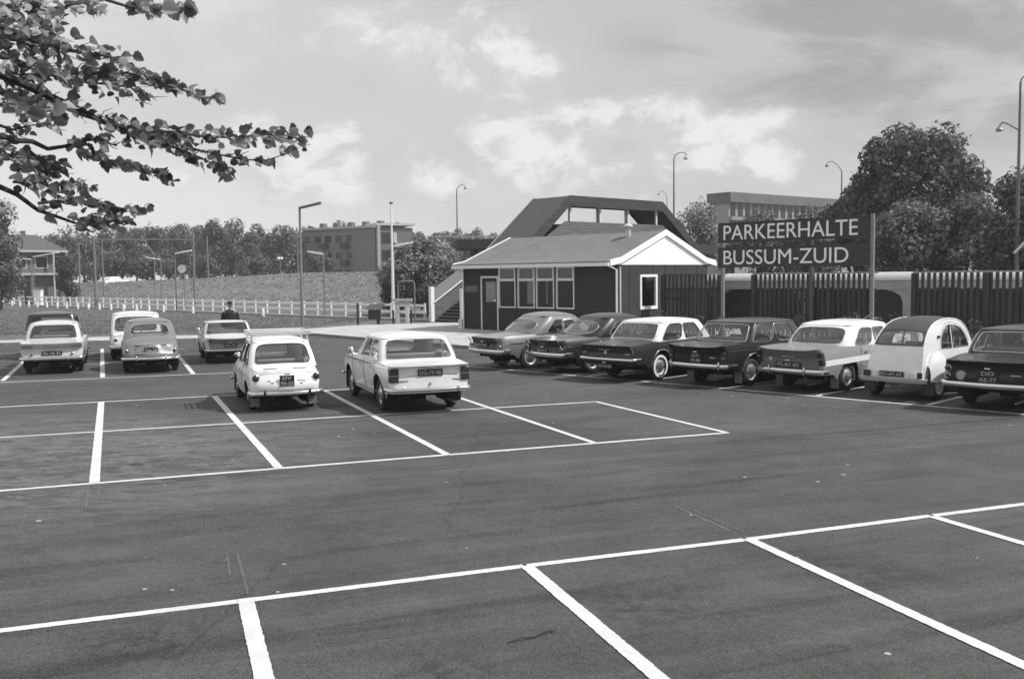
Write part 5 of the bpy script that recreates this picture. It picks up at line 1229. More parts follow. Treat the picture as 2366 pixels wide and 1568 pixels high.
# house far left
BRK = mat('pale_brick', .12, .85, .15, 4); RT = mat('roof_tiles', .085, .85, .15, 5, bump=.3, bscale=8)
def bld(name, label, u0, u1, d0, d1, vtop, z0=0):
    a = P(u0, vtop, d0); b = P(u1, vtop, d1); L = math.hypot(b.x-a.x, b.y-a.y); o = thing(name, label, 'building', (a.x, a.y, z0), math.atan2(b.y-a.y, b.x-a.x)); return o, L, a.z-z0
h1, L1, H1 = bld('gabled_house', 'pale two-storey house with a hipped tiled roof and balconies at the far left', 20, 150, 118, 122, 578)
D1 = 7
m = MB(); m.box(0, L1, 0, D1, 0, H1); m.build('wall', BRK, h1, smooth=0)
m = MB(); e = .3; rh = P(80, 541, 121).z-H1
m.add([(-e, -e, H1), (L1+e, -e, H1), (L1+e, D1+e, H1), (-e, D1+e, H1), (L1*.15, D1/2, H1+rh), (L1*.62, D1/2, H1+rh)], [(0, 1, 5, 4), (1, 2, 5), (2, 3, 4, 5), (3, 0, 4), (0, 3, 2, 1)]); m.build('roof', RT, h1, smooth=0)
m = MB(); m.box(L1*.35, L1*.42, D1/2-.3, D1/2+.3, H1+rh-.5, H1+rh+.5); m.build('chimney', BRK, h1, smooth=0)
for z_, in ((H1-.12,), (H1-2.9,)):
    m = MB(); m.box(-.1, L1+.1, -.9, -.004, z_-.12, z_+.12); m.build('balcony_edge', mat('trim_dull', .42, .7), h1, smooth=0)
for x in (.02, L1*.74, L1-.15):
    m = MB(); m.box(x, x+.18, -.9, -.7, 0, H1-.25); m.build('balcony_post', mat('trim_dull', .42, .7), h1, smooth=0)
for x0_, x1_, z_ in ((.1, .3, H1-2.2), (.45, .68, H1-2.2), (.78, .95, H1-2.2), (.1, .3, H1-5), (.78, .95, H1-5)):
    m = MB(); m.box(L1*x0_, L1*x1_, -.03, -.003, z_, z_+1.5); f = m.build('window', mat('window_white', .5, .6), h1, smooth=0); m = MB(); m.box(L1*x0_+.1, L1*x1_-.1, -.04, -.031, z_+.1, z_+1.4); m.build('pane', mat('far_pane', .03, .1), f, smooth=0)
# apartment block
fb_, L2, H2 = bld('apartment_block', 'flat-roofed three-storey brick apartment block beyond the embankment', 699, 866, 171, 163, 533, 1.5)
BD = mat('dark_brick', .19, .85, .15, 3)
m = MB(); m.box(0, L2, 0, 9, 0, H2); m.build('wall', BD, fb_, smooth=0)
m = MB(); m.box(-.3, L2+.3, -.4, 9.3, H2+.003, H2+.35); m.build('roof_edge', mat('roof_edge_pale', .45, .7), fb_, smooth=0)
for k in range(5): m = MB(); m.box(L2*(.08+.2*k), L2*(.08+.2*k)+.9, 3, 4, H2+.36, H2+1.3); m.build('chimney', BRK, fb_, smooth=0)
for s_ in range(3):
    for k in range(5):
        z_ = H2-2.4-2.9*s_; x = L2*(.02+.145*k); m = MB(); m.box(x, x+1.7, -.03, -.003, z_, z_+1.5); f = m.build('window', mat('window_grey', .3, .6), fb_, smooth=0); m = MB(); m.box(x+.12, x+1.58, -.04, -.031, z_+.12, z_+1.38); m.build('pane', mat('far_pane', .03, .1), f, smooth=0)
        if k in (1, 3): m = MB(); m.box(x+1.9, x+3.2, -1.1, -.004, z_-.9, z_+.05); m.build('balcony', mat('balcony_dark', .06, .8), fb_, smooth=0)
# right wing (gable side facing right)
a = P(866, 533, 163); b = P(950, 533, 166); w2 = thing('apartment_block', 'lighter balconied end wing of the flat-roofed apartment block', 'building', (a.x+.25, a.y, 1.5), math.atan2(b.y-a.y, b.x-a.x)); L3 = math.hypot(b.x-a.x, b.y-a.y)
m = MB(); m.box(0, L3, .01, 9, 0, H2); m.build('wall', mat('mid_brick', .13, .85, .15, 3), w2, smooth=0)
m = MB(); m.box(-.1, L3+.3, -.4, 9.2, H2+.36, H2+.75); m.build('roof_edge', mat('roof_edge_pale', .45, .7), w2, smooth=0)
m = MB(); m.box(.0, .5, -.5, -.004, 0, H2+.34); m.build('corner_pier', mat('pier_pale', .35, .8), w2, smooth=0)
for s_ in range(3):
    z_ = H2-2.4-2.9*s_
    m = MB(); m.box(.9, 2.6, -.03, -.003, z_-.2, z_+1.6); m.build('window', mat('far_pane', .03, .1), w2, smooth=0)
    m = MB(); m.box(3.0, 5.0, -1.0, -.004, z_-.9, z_-.1); m.build('balcony', mat('pier_pale', .35, .8), w2, smooth=0)
    m = MB(); m.box(3.0, 3.6, -.03, -.003, z_-.05, z_+1.6); m.build('window', mat('window_white', .5, .6), w2, smooth=0)
# office block on the right
ob, L4, H4 = bld('office_block', 'long flat-roofed concrete office block showing above the sign', 1684, 1990, 120, 138, 444)
m = MB(); m.box(0, L4, 0, 3, 0, H4-.8); m.build('wall', mat('office_wall', .30, .85), ob, smooth=0)
m = MB(); m.box(-.3, L4+.5, -.5, 3.2, H4-1.2, H4+.0); m.build('roof_edge', mat('office_fascia', .13, .8, .1, 1), ob, smooth=0)
for s_ in range(3):
    z1_ = H4-1.22-2.2*s_
    m = MB(); m.box(0, L4, -.5, -.01, z1_-2.18, z1_-1.75); m.build('floor_band', mat('office_band', .24, .8), ob, smooth=0)
    for k in range(20):
        x = L4*(k+.2)/20; m = MB(); m.box(x, x+L4/20*.66, -.04, -.003, z1_-1.74, z1_-.02); m.build('window', mat('far_pane', .03, .1), ob, smooth=0)
# road bridge behind the hut's left end
rb = thing('road_bridge', 'dark road bridge deck with a pale railing, behind the hut roof at left', 'bridge', P(1056, 575, 84), R_(6)); zb0 = rb.location.z
m = MB(); m.box(0, 12, 0, 6, 0, (575-553)/CF*84); m.build('deck', mat('bridge_dark', .03, .9), rb, smooth=0)
m = MB(); m.box(-2.5, 12, 6, 6.1, 1.25, 1.36); [m.box(k*1.6-2.4, k*1.6-2.3, 6.0, 6.08, .82, 1.3) for k in range(9)]; m.build('railing', mat('rail_pale', .4, .7), rb, smooth=0)
m = MB(); [m.box(x, x+.4, 1, 5, -zb0, 0) for x in (1.5, 6, 10.5)]; m.build('pier', mat('bridge_dark', .03, .9), rb, smooth=0)
# ================================================================== white rail fence and bollards
PW = mat('fence_white', .66, .7, .15, 5); fp = [(-600, 690, 160), (0, 702, 108), (387, 711, 86), (636, 726, 72.5), (778, 730, 65.5), (840, 734.8, 62), (982, 739, 57)]
fo_ = thing('rail_fence', 'long white two-rail fence running along the railway in front of the embankment', 'fence', (0, 0, 0))
pp = [G(u, v) for u, v, d in fp[1:]]; a = pp[0]; b = pp[-1]; d_ = (b-a).normalized()
Pst = [G(u, 705) for u in (0,)]; posts = []; Lf = (b-a).length; nP = int(Lf/1.6)
line = []
for i in range(nP+1):
    line.append(a.lerp(b, i/nP))
FHt = .93
for p in [a-d_*1.6*k for k in range(16, 0, -1)]+line: posts.append(p)
nn = Vector((-d_.y, d_.x, 0)); ang = math.atan2(d_.y, d_.x)
for p in posts:
    m = MB(); c = [p+d_*x+nn*y for x, y in ((-.052, -.05), (.052, -.05), (.052, .05), (-.052, .05))]
    m.hexa([q+Vector((0, 0, -.02)) for q in c]+[q+Vector((0, 0, FHt+.06)) for q in c]); m.build('post', PW, fo_, smooth=0)
for z_ in (.86, .46):
    m = MB(); m.bar(posts[0]+Vector((0, 0, z_))-nn*.085, posts[-1]+Vector((0, 0, z_))-nn*.085, .045, .14); m.build('rail', mat('rail_white', .88, .7), fo_, smooth=0)
# strip of pale edging below the fence
m = MB(); off = -nn*1.0
q = [a-d_*26+off, b+off, b+off-nn*.5, a-d_*26+off-nn*.5]; m.prism([(p.x, p.y) for p in q], -.01, .12); struct(m.build('path_edging', mat('edging', .30, .9, .2, 3), smooth=0))
bm_ = MB(); bm_.lathe([(.10, 0), (.10, .42), (.085, .50), (.001, .53)], (0, 0, 0), (0, 0, 1), 10); bol = bm_.build('bollard', WHITE); first = True; nb_ = 0
for i in range(26):
    p = a.lerp(b, .02+i*.033)-nn*2.4+d_*rnd.uniform(-.15, .15)
    if i > 18 and i % 2: continue
    o = bol if first else bol.copy()
    if not first: C.objects.link(o)
    first = False; o.location = p; bn = ['first', 'second', 'third', 'fourth', 'fifth', 'sixth', 'seventh', 'eighth', 'ninth', 'tenth', 'eleventh', 'twelfth', 'thirteenth', 'fourteenth', 'fifteenth', 'sixteenth', 'seventeenth', 'eighteenth', 'nineteenth', 'twentieth', 'twenty-first', 'last'][nb_]; nb_ += 1; tag(o, 'short white bollard before the rail fence, %s from the left' % bn, 'bollard', 'bollards along the white rail fence')
# ================================================================== poles, lamps, clock
GP = mat('galvanised_pole', .20, .5, .15, 3); TUBE = mat('lamp_tube', .85, .4)
def strip_lamp(label, u, vb, vt, d, du, dv, col=GP, hw=.11, head=TUBE, r=.055, group='platform strip lamps'):
    b_ = P(u, vb, d); t = P(u, vt, d); o = thing('strip_lamp', label, 'lamp post', (t.x, d, 0), 0, group); m = MB(); h = t.z
    m.tube([(0, 0, 0), (0, 0, h*.35), (0, 0, h)], [r*1.25, r, r*.8], 10); m.build('post', col, o)
    e = P(u+du, vt+dv, d); v = Vector((e.x-t.x, 0, e.z-t.z)); m = MB(); m.bar((0, 0, h-.06), tuple(Vector((0, 0, h-.06))+v), hw*1.3, hw); m.build('lamp_head', head, o, bevel=.02)
    return o
strip_lamp('tall grey strip lamp post with a dark tilted head, behind the roof-rack car', 692, 700, 478, 52, 50, -12, head=mat('lamp_head_dark', .10, .5), hw=.13, r=.075)
strip_lamp('strip lamp with a bright white tube pointing right beside the station clock', 404, 700, 584, 78, 39, -7)
strip_lamp('strip lamp with a pale tube pointing left, left of the station clock', 371, 700, 598, 92, -35, -5)
strip_lamp('strip lamp with a pale tube pointing left in front of the apartment block', 747, 700, 585, 64, -37, -6)
strip_lamp('strip lamp with a bright tube pointing right beside the flagpole', 909, 700, 567, 60, 45, -9)
strip_lamp('strip lamp at the far left before the gabled house, tube pointing left', 72, 700, 598, 104, -36, -3)
strip_lamp('strip lamp at the far left before the gabled house, tube pointing right', 76, 690, 592, 110, 60, -10)
# station clock
c0 = P(421, 621, 77.6); ck = thing('station_clock', 'round white station clock between the bright strip lamp and the catenary mast', 'clock', (c0.x, c0.y, 0), 0)
m = MB(); m.tube([(.05, .25, 0), (.05, .25, c0.z-.15)], .05, 8); m.tube([(.05, .25, c0.z), (.05, 0, c0.z)], .04, 6); m.build('post', GP, ck)
m = MB(); m.lathe([(.36, .10), (.36, -.10), (.33, -.12)], (0, 0, c0.z), (0, 1, 0), 28); m.build('case', mat('clock_case', .08, .5), ck)
m = MB(); m.lathe([(.33, -.115), (.001, -.115)], (0, 0, c0.z), (0, 1, 0), 28); fc = m.build('clock_face', WHITE, ck)
m = MB(); m.bar((0, -.125, c0.z), (.12, -.125, c0.z+.10), .01, .035, (0, -1, 0)); m.bar((0, -.13, c0.z), (-.05, -.13, c0.z+.25), .01, .025, (0, -1, 0)); m.build('clock_hand', DARK, fc)
# catenary masts with a beam
def mast(label, u, vt, d, r=.12, beam=None, v_beam=None, extra=True):
    t = P(u, vt, d); o = thing('catenary_mast', label, 'mast', (t.x, d, 0), 0, 'catenary masts of the railway'); m = MB(); m.tube([(0, 0, 0), (0, 0, t.z)], [r, r*.75], 8); m.build('post', mat('mast_grey', .17, .7), o)
    if beam:
        e = P(beam, v_beam, d+2); zz = P(u, v_beam, d).z; m = MB(); v = Vector((e.x-t.x, 2, e.z)); m.bar((0, 0, zz), tuple(v), .12, .16); m.build('cross_beam', mat('beam_grey', .16, .7), o, smooth=0)
    return o
mast('catenary mast with a long cross beam rising under the leafy branch tip', 216, 545, 92, .13, 445, 553)
mast('dark catenary mast to the right of the station clock', 445, 528, 88, .12)
mast('thin catenary mast left of the one with the cross beam', 181, 560, 118, .12)
mast('thin catenary mast just right of the one with the cross beam', 235, 555, 112, .1)
mast('thin far catenary mast right of the dark mast by the clock', 478, 545, 130, .13)
mast('thin far mast right behind the tall strip lamp post', 686, 525, 120, .1)
# V-shaped signal arms
c1 = P(345, 560, 96); vs_ = thing('line_mast', 'V-shaped line support standing left of the pale strip lamp before the wood', 'mast', (P(356, 600, 96).x, 96, 0)); m = MB(); zc_ = P(356, 588, 96).z
m.tube([(0, 0, 0), (0, 0, zc_)], .05, 6); m.build('post', GP, vs_); m = MB(); m.tube([(0, 0, zc_), (-1.2, 0, zc_+1.9)], .04, 6); m.tube([(0, 0, zc_), (1.1, 0, zc_+1.5)], .04, 6); m.build('arm', GP, vs_)
# twin globe lamp
t = P(647, 597, 128); gl_ = thing('globe_lamp', 'twin white globe lamp on a thin post on the embankment crest', 'street lamp', (t.x, t.y, 1.8)); zz = t.z-1.8
m = MB(); m.tube([(0, 0, 0), (0, 0, zz)], .05, 6); m.tube([(-.25, 0, zz), (.25, 0, zz)], .03, 6); m.build('post', GP, gl_)
for s_ in (-1, 1): m = MB(); m.ell((s_*.2, 0, zz), (.2, .2, .2), 12, 8); m.build('globe', TUBE, gl_)
# tall curved street lamps
def swan(label, u, vb, vt, d, arms, r=.08):
    t = P(u, vt, d); o = thing('street_lamp', label, 'street lamp', (t.x, d, 0), 0, 'tall curved street lamps'); m = MB(); m.tube([(0, 0, 0), (0, 0, t.z*.5), (0, 0, t.z)], [r*1.3, r, r*.6], 10); m.build('post', mat('lamp_grey', .12, .6), o)
    for pts in arms:
        q = [P(a_, b__, d) for a_, b__ in pts]; q = [(p.x-t.x, 0, p.z) for p in q]; m = MB(); m.tube(q, r*.42, 8); ao = m.build('arm', mat('lamp_grey', .12, .6), o)
        e = Vector(q[-1]); m = MB(); s_ = r*2.2; m.lathe([(.04, .10), (s_*.6, .04), (s_, -.08), (s_*.8, -.14), (.001, -.16)], e, (0, 0, 1), 12); m.build('lantern', mat('lantern_grey', .2, .4), ao)
    return o
swan('tallest curved street lamp with a hooked side arm at the right edge', 2358, 600, 190, 48, [[(2358, 195), (2360, 183), (2366, 177), (2376, 175), (2395, 182)], [(2354, 301), (2340, 293), (2326, 285), (2316, 283), (2311, 288), (2309, 297)]], .085)
swan('curved street lamp standing above the footbridge roof', 1557, 600, 366, 95, [[(1557, 368), (1560, 358), (1570, 353), (1580, 352), (1586, 356), (1584, 365)]], .10)
swan('thin curved street lamp above the road bridge left of the footbridge', 1055, 600, 438, 110, [[(1055, 440), (1058, 432), (1066, 427), (1074, 428), (1075, 434)]], .09)
swan('curved street lamp peeking over the left shoulder of the large tree', 1945, 600, 395, 74, [[(1945, 396), (1936, 382), (1924, 373), (1914, 374), (1911, 381)]], .07)
swan('curved street lamp low behind the right end of the footbridge roof', 1541, 600, 455, 120, [[(1541, 458), (1538, 446), (1530, 441), (1523, 443), (1522, 448)]], .07)
# flagpole, hoop frame, low board and litter bin by the stairs
fpx = P(909, 740, 58.5); o = thing('flagpole', 'slim white flagpole with a small cap left of the hoop frame', 'flagpole', (fpx.x, 58.5, 0)); t = P(903.5, 470, 58.5)
m = MB(); m.tube([(0, 0, 0), ((t.x-fpx.x)*.5, 0, t.z*.5), (t.x-fpx.x, 0, t.z)], [.10, .075, .045], 10); m.build('pole', WHITE, o); m = MB(); m.ell((t.x-fpx.x, 0, t.z+.03), (.13, .13, .06), 10, 6); m.build('cap', DARK, o)
h0, h1_ = P(921, 740, 58), P(959, 740, 58); hq = thing('hoop_frame', 'tall grey tubular hoop frame standing before the large pale bush', 'frame', (h0.x, 58, 0)); W_ = h1_.x-h0.x; zt_ = P(940, 650, 58).z
m = MB(); m.tube([(0, 0, 0), (0, 0, zt_-.15), (.05, 0, zt_-.03), (.15, 0, zt_), (W_-.15, 0, zt_), (W_-.05, 0, zt_-.03), (W_, 0, zt_-.15), (W_, 0, 0)], .045, 8); m.build('hoop', GP, hq)
bo0 = P(906, 745, 54); bd_ = thing('notice_stand', 'low white notice stand with a sloping top on two legs by the flagpole', 'notice stand', (bo0.x, 54, 0)); W_ = P(953, 745, 54).x-bo0.x; zt_ = P(930, 690, 54).z
m = MB(); m.box(0, W_, -.15, .2, zt_-.14, zt_); m.build('board', mat('stand_pale', .5, .7), bd_, smooth=0)
m = MB(); m.box(.15, W_-.1, -.10, .15, zt_-.34, zt_-.18); m.build('shelf', mat('stand_pale', .5, .7), bd_, smooth=0)
for x in (.33, W_-.28): m = MB(); m.box(x-.09, x+.09, -.09, .09, 0, zt_-.142); m.build('leg', WHB, bd_, smooth=0)
for u, lab in ((827, 'dark short post standing in the grass left of the litter bin'), (909, 'dark short post at the left leg of the notice stand'), (950, 'dark short post at the right leg of the notice stand')):
    p = P(u, 740, 52.5); m = MB(); hh = 1.15 if u == 827 else .75; m.tube([(0, 0, 0), (0, 0, hh)], .06, 8); m.ell((0, 0, hh), (.07, .07, .05), 8, 6); o = m.build('post', mat('dark_post', .03, .8)); o.name = 'marker_post'; o.location = (p.x, 52.5, 0); tag(o, lab, 'post', 'dark marker posts by the grass')
p = P(866, 745, 52); o = thing('litter_bin', 'dark litter bin with a pale tilted lid standing on the grass edge', 'litter bin', (p.x, 52, 0)); m = MB(); m.box(-.32, .32, -.2, .2, .35, .85); m.build('bin_body', mat('bin_dark', .03, .7), o, smooth=0)
m = MB(); m.hexa([(-.5, -.25, .88), (.3, -.25, .88), (.3, .25, .88), (-.5, .25, .88), (-.2, -.25, 1.15), (.62, -.25, 1.2), (.62, .25, 1.2), (-.2, .25, 1.15)]); m.build('lid', mat('lid_grey', .2, .6), o, smooth=0)
m = MB(); m.box(.12, .26, -.06, .06, 0, .35); m.build('leg', DARK, o, smooth=0)
# small brick pillar and white box far left
p = P(68, 700, 106); m = MB(); m.box(-.35, .35, -.3, .3, 0, 3.0); o = m.build('brick_pillar', mat('pillar_dark', .05, .9), smooth=0); o.location = (p.x, 106, 0); tag(o, 'dark upright pillar in the white rail fence at the far left', 'pillar')
p = P(88, 700, 105); m = MB(); m.box(-.45, .45, -.3, .3, 0, 1.5); m.prism([(-.5, -.35), (.5, -.35), (.5, .35), (-.5, .35)], 1.5, 1.6); o = m.build('signal_box', WHB, smooth=0); o.location = (p.x, 105, 0); tag(o, 'pale square box just right of the dark pillar in the rail fence', 'box')
# far car on the embankment crest
p = P(262, 640, 133); m = MB(); m.hexa([(-2, -.8, .3), (2, -.8, .3), (2, .8, .3), (-2, .8, .3), (-2, -.75, .85), (2, -.75, .85), (2, .75, .85), (-2, .75, .85)]); m.hexa([(-1.3, -.7, .85), (1.1, -.7, .85), (1.1, .7, .85), (-1.3, .7, .85), (-.9, -.6, 1.35), (.5, -.6, 1.35), (.5, .6, 1.35), (-.9, .6, 1.35)])
o = thing('distant_car', 'tiny white car driving on the embankment road at the left', 'car', (p.x, 133, p.z-1.3), R_(62)); m.build('body', paint(.74), o, smooth=0, bevel=.08); m = MB(); [m.tube([(x, -.82, .3), (x, .82, .3)], .3, 12) for x in (-1.3, 1.3)]; m.build('wheels', RUB, o)
# ================================================================== man in a dark coat
pm = P(531, 697, 35.0); man = thing('person', 'person in a dark coat and dark hat walking beyond the pale flat-roofed saloon', 'person', (pm.x, 35.0, 0), R_(10))
def skinmesh(name, verts, edges, radii, m, parent, sub=2):
    me = bpy.data.meshes.new(name); me.from_pydata(verts, edges, []); o = bpy.data.objects.new(name, me); C.objects.link(o)
    sk = o.modifiers.new('s', 'SKIN'); 
    for i, r in enumerate(radii): me.skin_vertices[0].data[i].radius = (r, r) if not isinstance(r, tuple) else r
    me.skin_vertices[0].data[0].use_root = True
    sb = o.modifiers.new('u', 'SUBSURF'); sb.levels = sub; sb.render_levels = sub
    dg = bpy.context.evaluated_depsgraph_get(); me2 = bpy.data.meshes.new_from_object(o.evaluated_get(dg)); bpy.data.objects.remove(o)
    me2.materials.clear(); me2.materials.append(m); me2.polygons.foreach_set('use_smooth', [True]*len(me2.polygons)); o = bpy.data.objects.new(name, me2); C.objects.link(o); o.parent = parent; return o
HT = pm.z/1.80
def hs(v): return [tuple(c*HT for c in p) for p in v]
SKN = mat('skin', .35, .6)
skinmesh('body', hs([(0, 0, .95), (0, 0, 1.2), (0, .01, 1.42), (0, .0, 1.52), (0, -.02, 1.60), (0, -.01, 1.70), (.10, 0, .90), (.12, .06, .5), (.12, -.02, .1), (.12, .12, .05), (-.10, 0, .90), (-.11, -.10, .5), (-.12, -.22, .12), (-.12, -.08, .05), (.20, 0, 1.43), (.27, .0, 1.15), (.28, .06, .88), (-.20, 0, 1.43), (-.27, 0, 1.15), (-.28, .05, .88)]),
    [(0, 1), (1, 2), (2, 3), (3, 4), (4, 5), (0, 6), (6, 7), (7, 8), (8, 9), (0, 10), (10, 11), (11, 12), (12, 13), (2, 14), (14, 15), (15, 16), (2, 17), (17, 18), (18, 19)],
    [.14, .15, .13, .06, .085, .07, .10, .07, .05, .04, .10, .07, .05, .04, .07, .05, .035, .07, .05, .035], SKN, man)
COAT = mat('coat_cloth', .018, .9)
m = MB(); pr = [(.235, .62), (.235, .9), (.215, 1.1), (.225, 1.3), (.205, 1.42), (.14, 1.49), (.07, 1.52)]
m.grid([[(HT*(r*1.05*math.cos(a)), HT*(r*.72*math.sin(a)), HT*z_) for a in np.linspace(0, 2*math.pi, 20, endpoint=False)] for r, z_ in pr], True)
for s_ in (1, -1): m.tube([tuple(HT*c for c in q) for q in ((s_*.16, 0, 1.44), (s_*.245, 0, 1.32), (s_*.285, .0, 1.13), (s_*.29, .05, .90))], [HT*.08, HT*.075, HT*.065, HT*.055], 10)
m.build('coat', COAT, man, smooth=80)
m = MB()
for s_ in (1, -1): m.tube([tuple(HT*c for c in q) for q in ((s_*.10, 0, .9), (s_*.12, .05*s_, .5), (s_*.12, -.1 if s_ < 0 else .0, .08))], [HT*.10, HT*.085, HT*.07], 10)
m.build('trousers', mat('trouser_cloth', .03, .9), man, smooth=80)
m = MB(); m.lathe([(.16, 0), (.155, .012), (.095, .02), (.088, .10), (.05, .125), (.001, .12)], (0, -.01*HT, 1.70*HT), (0, 0, 1), 20); m.build('hat', COAT, man)
for s_ in (1, -1):
    m = MB(); c = Vector((s_*.29*HT, .06*HT, .87*HT)); m.ell(tuple(c+Vector((0, 0, -.03))), (.018, .04, .045), 8, 6)
    for k in range(4): m.tube([c+Vector((0, -.028+.019*k, -.06)), c+Vector((-s_*.005, -.028+.019*k, -.10)), c+Vector((-s_*.018, -.026+.018*k, -.128-.006*(k in (1, 2))))], [.0095, .009, .007], 6)
    m.tube([c+Vector((0, .035, -.03)), c+Vector((-s_*.01, .052, -.065)), c+Vector((-s_*.015, .05, -.085))], [.011, .01, .008], 6); m.build('hand', SKN, man)
# ================================================================== leafy branches of the near tree (upper left)
nt = thing('lime_tree', 'near tree whose big toothed leaves on wind-blown branches fill the upper left', 'tree', (-6.2, 3.4, 0))
O = nt.location
def PB(u, v, y): return P(u, v, y)-O
TB = mat('near_bark', .035, .9, .4, 8, bump=.5, bscale=14)
m = MB(); m.tube([(0, 0, -.1), (.05, .05, 1.5), (0, .2, 3.2), (.2, .5, 5.0), (.3, .8, 7.0)], [.30, .24, .20, .15, .07], 14); m.build('trunk', TB, nt)
br = MB(); twigs = []
def limb(px, y0, y1, r0, r1, start=None, dens=1.0, spread=22, from_=0, size=1.0, add=True):
    n = len(px); ys_ = [y0+(y1-y0)*i/(n-1) for i in range(n)]; pts = [PB(u, v, y) for (u, v), y in zip(px, ys_)]
    if start: pts = [Vector(start)]+pts
    k = len(pts); rs = [r0*(1-(i/(k-1)))**.8+r1 for i in range(k)]; br.tube(pts, rs, 7)
    if add: twigs.append((px, ys_, dens, spread, from_, size))
limb([(-330, 20), (-150, 110), (0, 171), (60, 197), (110, 221), (184, 254), (235, 280), (294, 305), (338, 326), (400, 332)], 5.0, 5.9, .030, .004, (0, .2, 3.3), 1, 30, 3)
limb([(110, 221), (180, 262), (262, 288), (330, 300), (400, 306), (470, 315), (540, 318), (600, 312), (655, 312), (698, 322)], 5.4, 6.1, .010, .0025, None, 2.0, 30, 2)
limb([(235, 280), (300, 300), (370, 330), (430, 350), (480, 372), (520, 398)], 5.5, 5.9, .008, .002, None, 1.6, 24, 1)
limb([(400, 332), (470, 350), (560, 368), (610, 372), (680, 350)], 5.8, 6.1, .006, .002, None, 1.0, 18, 1)
limb([(-300, 260), (-120, 285), (0, 314), (40, 325), (74, 327), (110, 344), (150, 338), (180, 327), (225, 322), (270, 338)], 4.9, 5.6, .018, .003, (0, .2, 2.9), 1.2, 22, 6)
limb([(180, 352), (225, 365), (280, 375), (325, 392), (365, 402), (392, 412)], 5.5, 5.8, .005, .002, None, 1.9, 16, 0)
limb([(-300, 340), (-120, 380), (0, 432), (40, 450), (88, 486), (130, 500), (184, 519), (210, 535)], 5.0, 5.6, .016, .004, (0, .2, 2.6), .5, 20, 4)
limb([(88, 470), (130, 465), (180, 462), (220, 470), (255, 480), (300, 482), (335, 480)], 5.2, 5.6, .007, .002, None, 1.3, 14, 0)
limb([(184, 505), (215, 500), (255, 508), (290, 515)], 5.4, 5.6, .005, .002, None, 2.4, 28, 0)
limb([(30, 420), (80, 425), (130, 430), (175, 428), (205, 440)], 5.2, 5.5, .006, .002, None, 1.4, 26, 0)
limb([(-300, -160), (-100, 0), (0, 60), (90, 100), (180, 120), (250, 130), (285, 142)], 5.2, 5.9, .02, .003, (0, .3, 4.2), 1.8, 44, 2)
limb([(0, 130), (60, 150), (150, 170), (230, 170), (290, 168), (350, 180), (400, 205)], 5.2, 5.9, .012, .002, None, 2.3, 38, 0)
limb([(0, 180), (100, 170), (200, 190), (300, 200), (330, 232)], 5.6, 6.2, .01, .002, None, 1.5, 40, 0)
limb([(300, 160), (350, 180), (390, 196), (440, 215), (475, 222), (513, 232)], 5.7, 6.0, .005, .002, None, 1.1, 14, 1)
limb([(0, 20), (60, 30), (120, 20), (190, 8), (230, 20)], 5.4, 5.9, .01, .002, None, 2.4, 34, 0)
limb([(200, -30), (245, 0), (290, 14), (330, 22), (380, 20), (430, 20)], 5.2, 5.4, .008, .003, (0, .4, 4.6), 1.6, 12, 2, 1.35)
limb([(0, 240), (50, 250), (110, 255), (160, 250)], 4.8, 5.0, .006, .002, None, 1.2, 22, 0, 1.35)
limb([(-60, 330), (0, 350), (50, 370), (90, 385), (130, 400)], 5.2, 5.6, .01, .002, None, 3.6, 38, 0)
limb([(-60, 70), (0, 85), (70, 95), (150, 100)], 5.6, 6.0, .01, .002, None, 3.4, 55, 0)
limb([(-60, 20), (0, 40), (50, 20), (120, 60)], 5.9, 6.3, .01, .002, None, 3.0, 50, 0)
limb([(-60, 210), (0, 215), (40, 220), (90, 235)], 5.7, 6.1, .01, .002, None, 2.4, 35, 0)
limb([(0, 290), (30, 300), (70, 290), (110, 285)], 5.7, 6.1, .008, .002, None, 1.2, 30, 0)
sp_ = random.Random(9)
for px, ys_, dens, spread, fr, size in list(twigs):
    for i in range(fr, len(px)-1):
        for k in range(3):
            t_ = sp_.random(); u = px[i][0]+(px[i+1][0]-px[i][0])*t_; v = px[i][1]+(px[i+1][1]-px[i][1])*t_; y = ys_[i]
            if u < -40: continue
            a0 = PB(u, v, y); L0 = spread*sp_.uniform(.5, 1.3); an = sp_.uniform(-1.2, 1.0); a1 = PB(u+L0*.6*math.cos(an), v+L0*.6*math.sin(an), y+sp_.uniform(-.1, .1)); a2 = PB(u+L0*1.2*math.cos(an*.7), v+L0*math.sin(an*.8), y+sp_.uniform(-.2, .2)); br.tube([a0, a1, a2], [.0035, .0025, .0015], 4)
br.build('branches', TB, nt)
def leaf_pts():
    n = 9; o = []
    for i in range(n):   # one side from stem to tip
        t = i/(n-1); w_ = math.sin(math.pi*min(1, t**.75))**.75*.50*(1-.15*t); w_ *= 1.12 if i % 2 else .90; o.append((t, w_))
    return o
lp_ = leaf_pts(); lr = np.random.default_rng(21); LV, LF = [], []
def add_leaf(c, size, tw):
    base = len(LV); L_ = size; tw = tw/np.linalg.norm(tw); nrm = lr.normal(0, 1, 3)*.8+np.array([-.2, -.35, .75]); nrm -= tw*nrm.dot(tw); nrm /= np.linalg.norm(nrm); sd_ = np.cross(tw, nrm)
    curl = lr.uniform(-1.3, .6); fold = lr.uniform(.1, .95); c = np.array(c)
    for t, w_ in lp_:
        sp = c+tw*t*L_+nrm*curl*L_*t*t*.6
        LV.append(tuple(sp)); LV.append(tuple(sp+sd_*w_*L_+nrm*fold*w_*L_)); LV.append(tuple(sp-sd_*w_*L_+nrm*fold*w_*L_))
    for i in range(len(lp_)-1):
        a = base+i*3; LF.append((a, a+3, a+4, a+1)); LF.append((a, a+2, a+5, a+3))
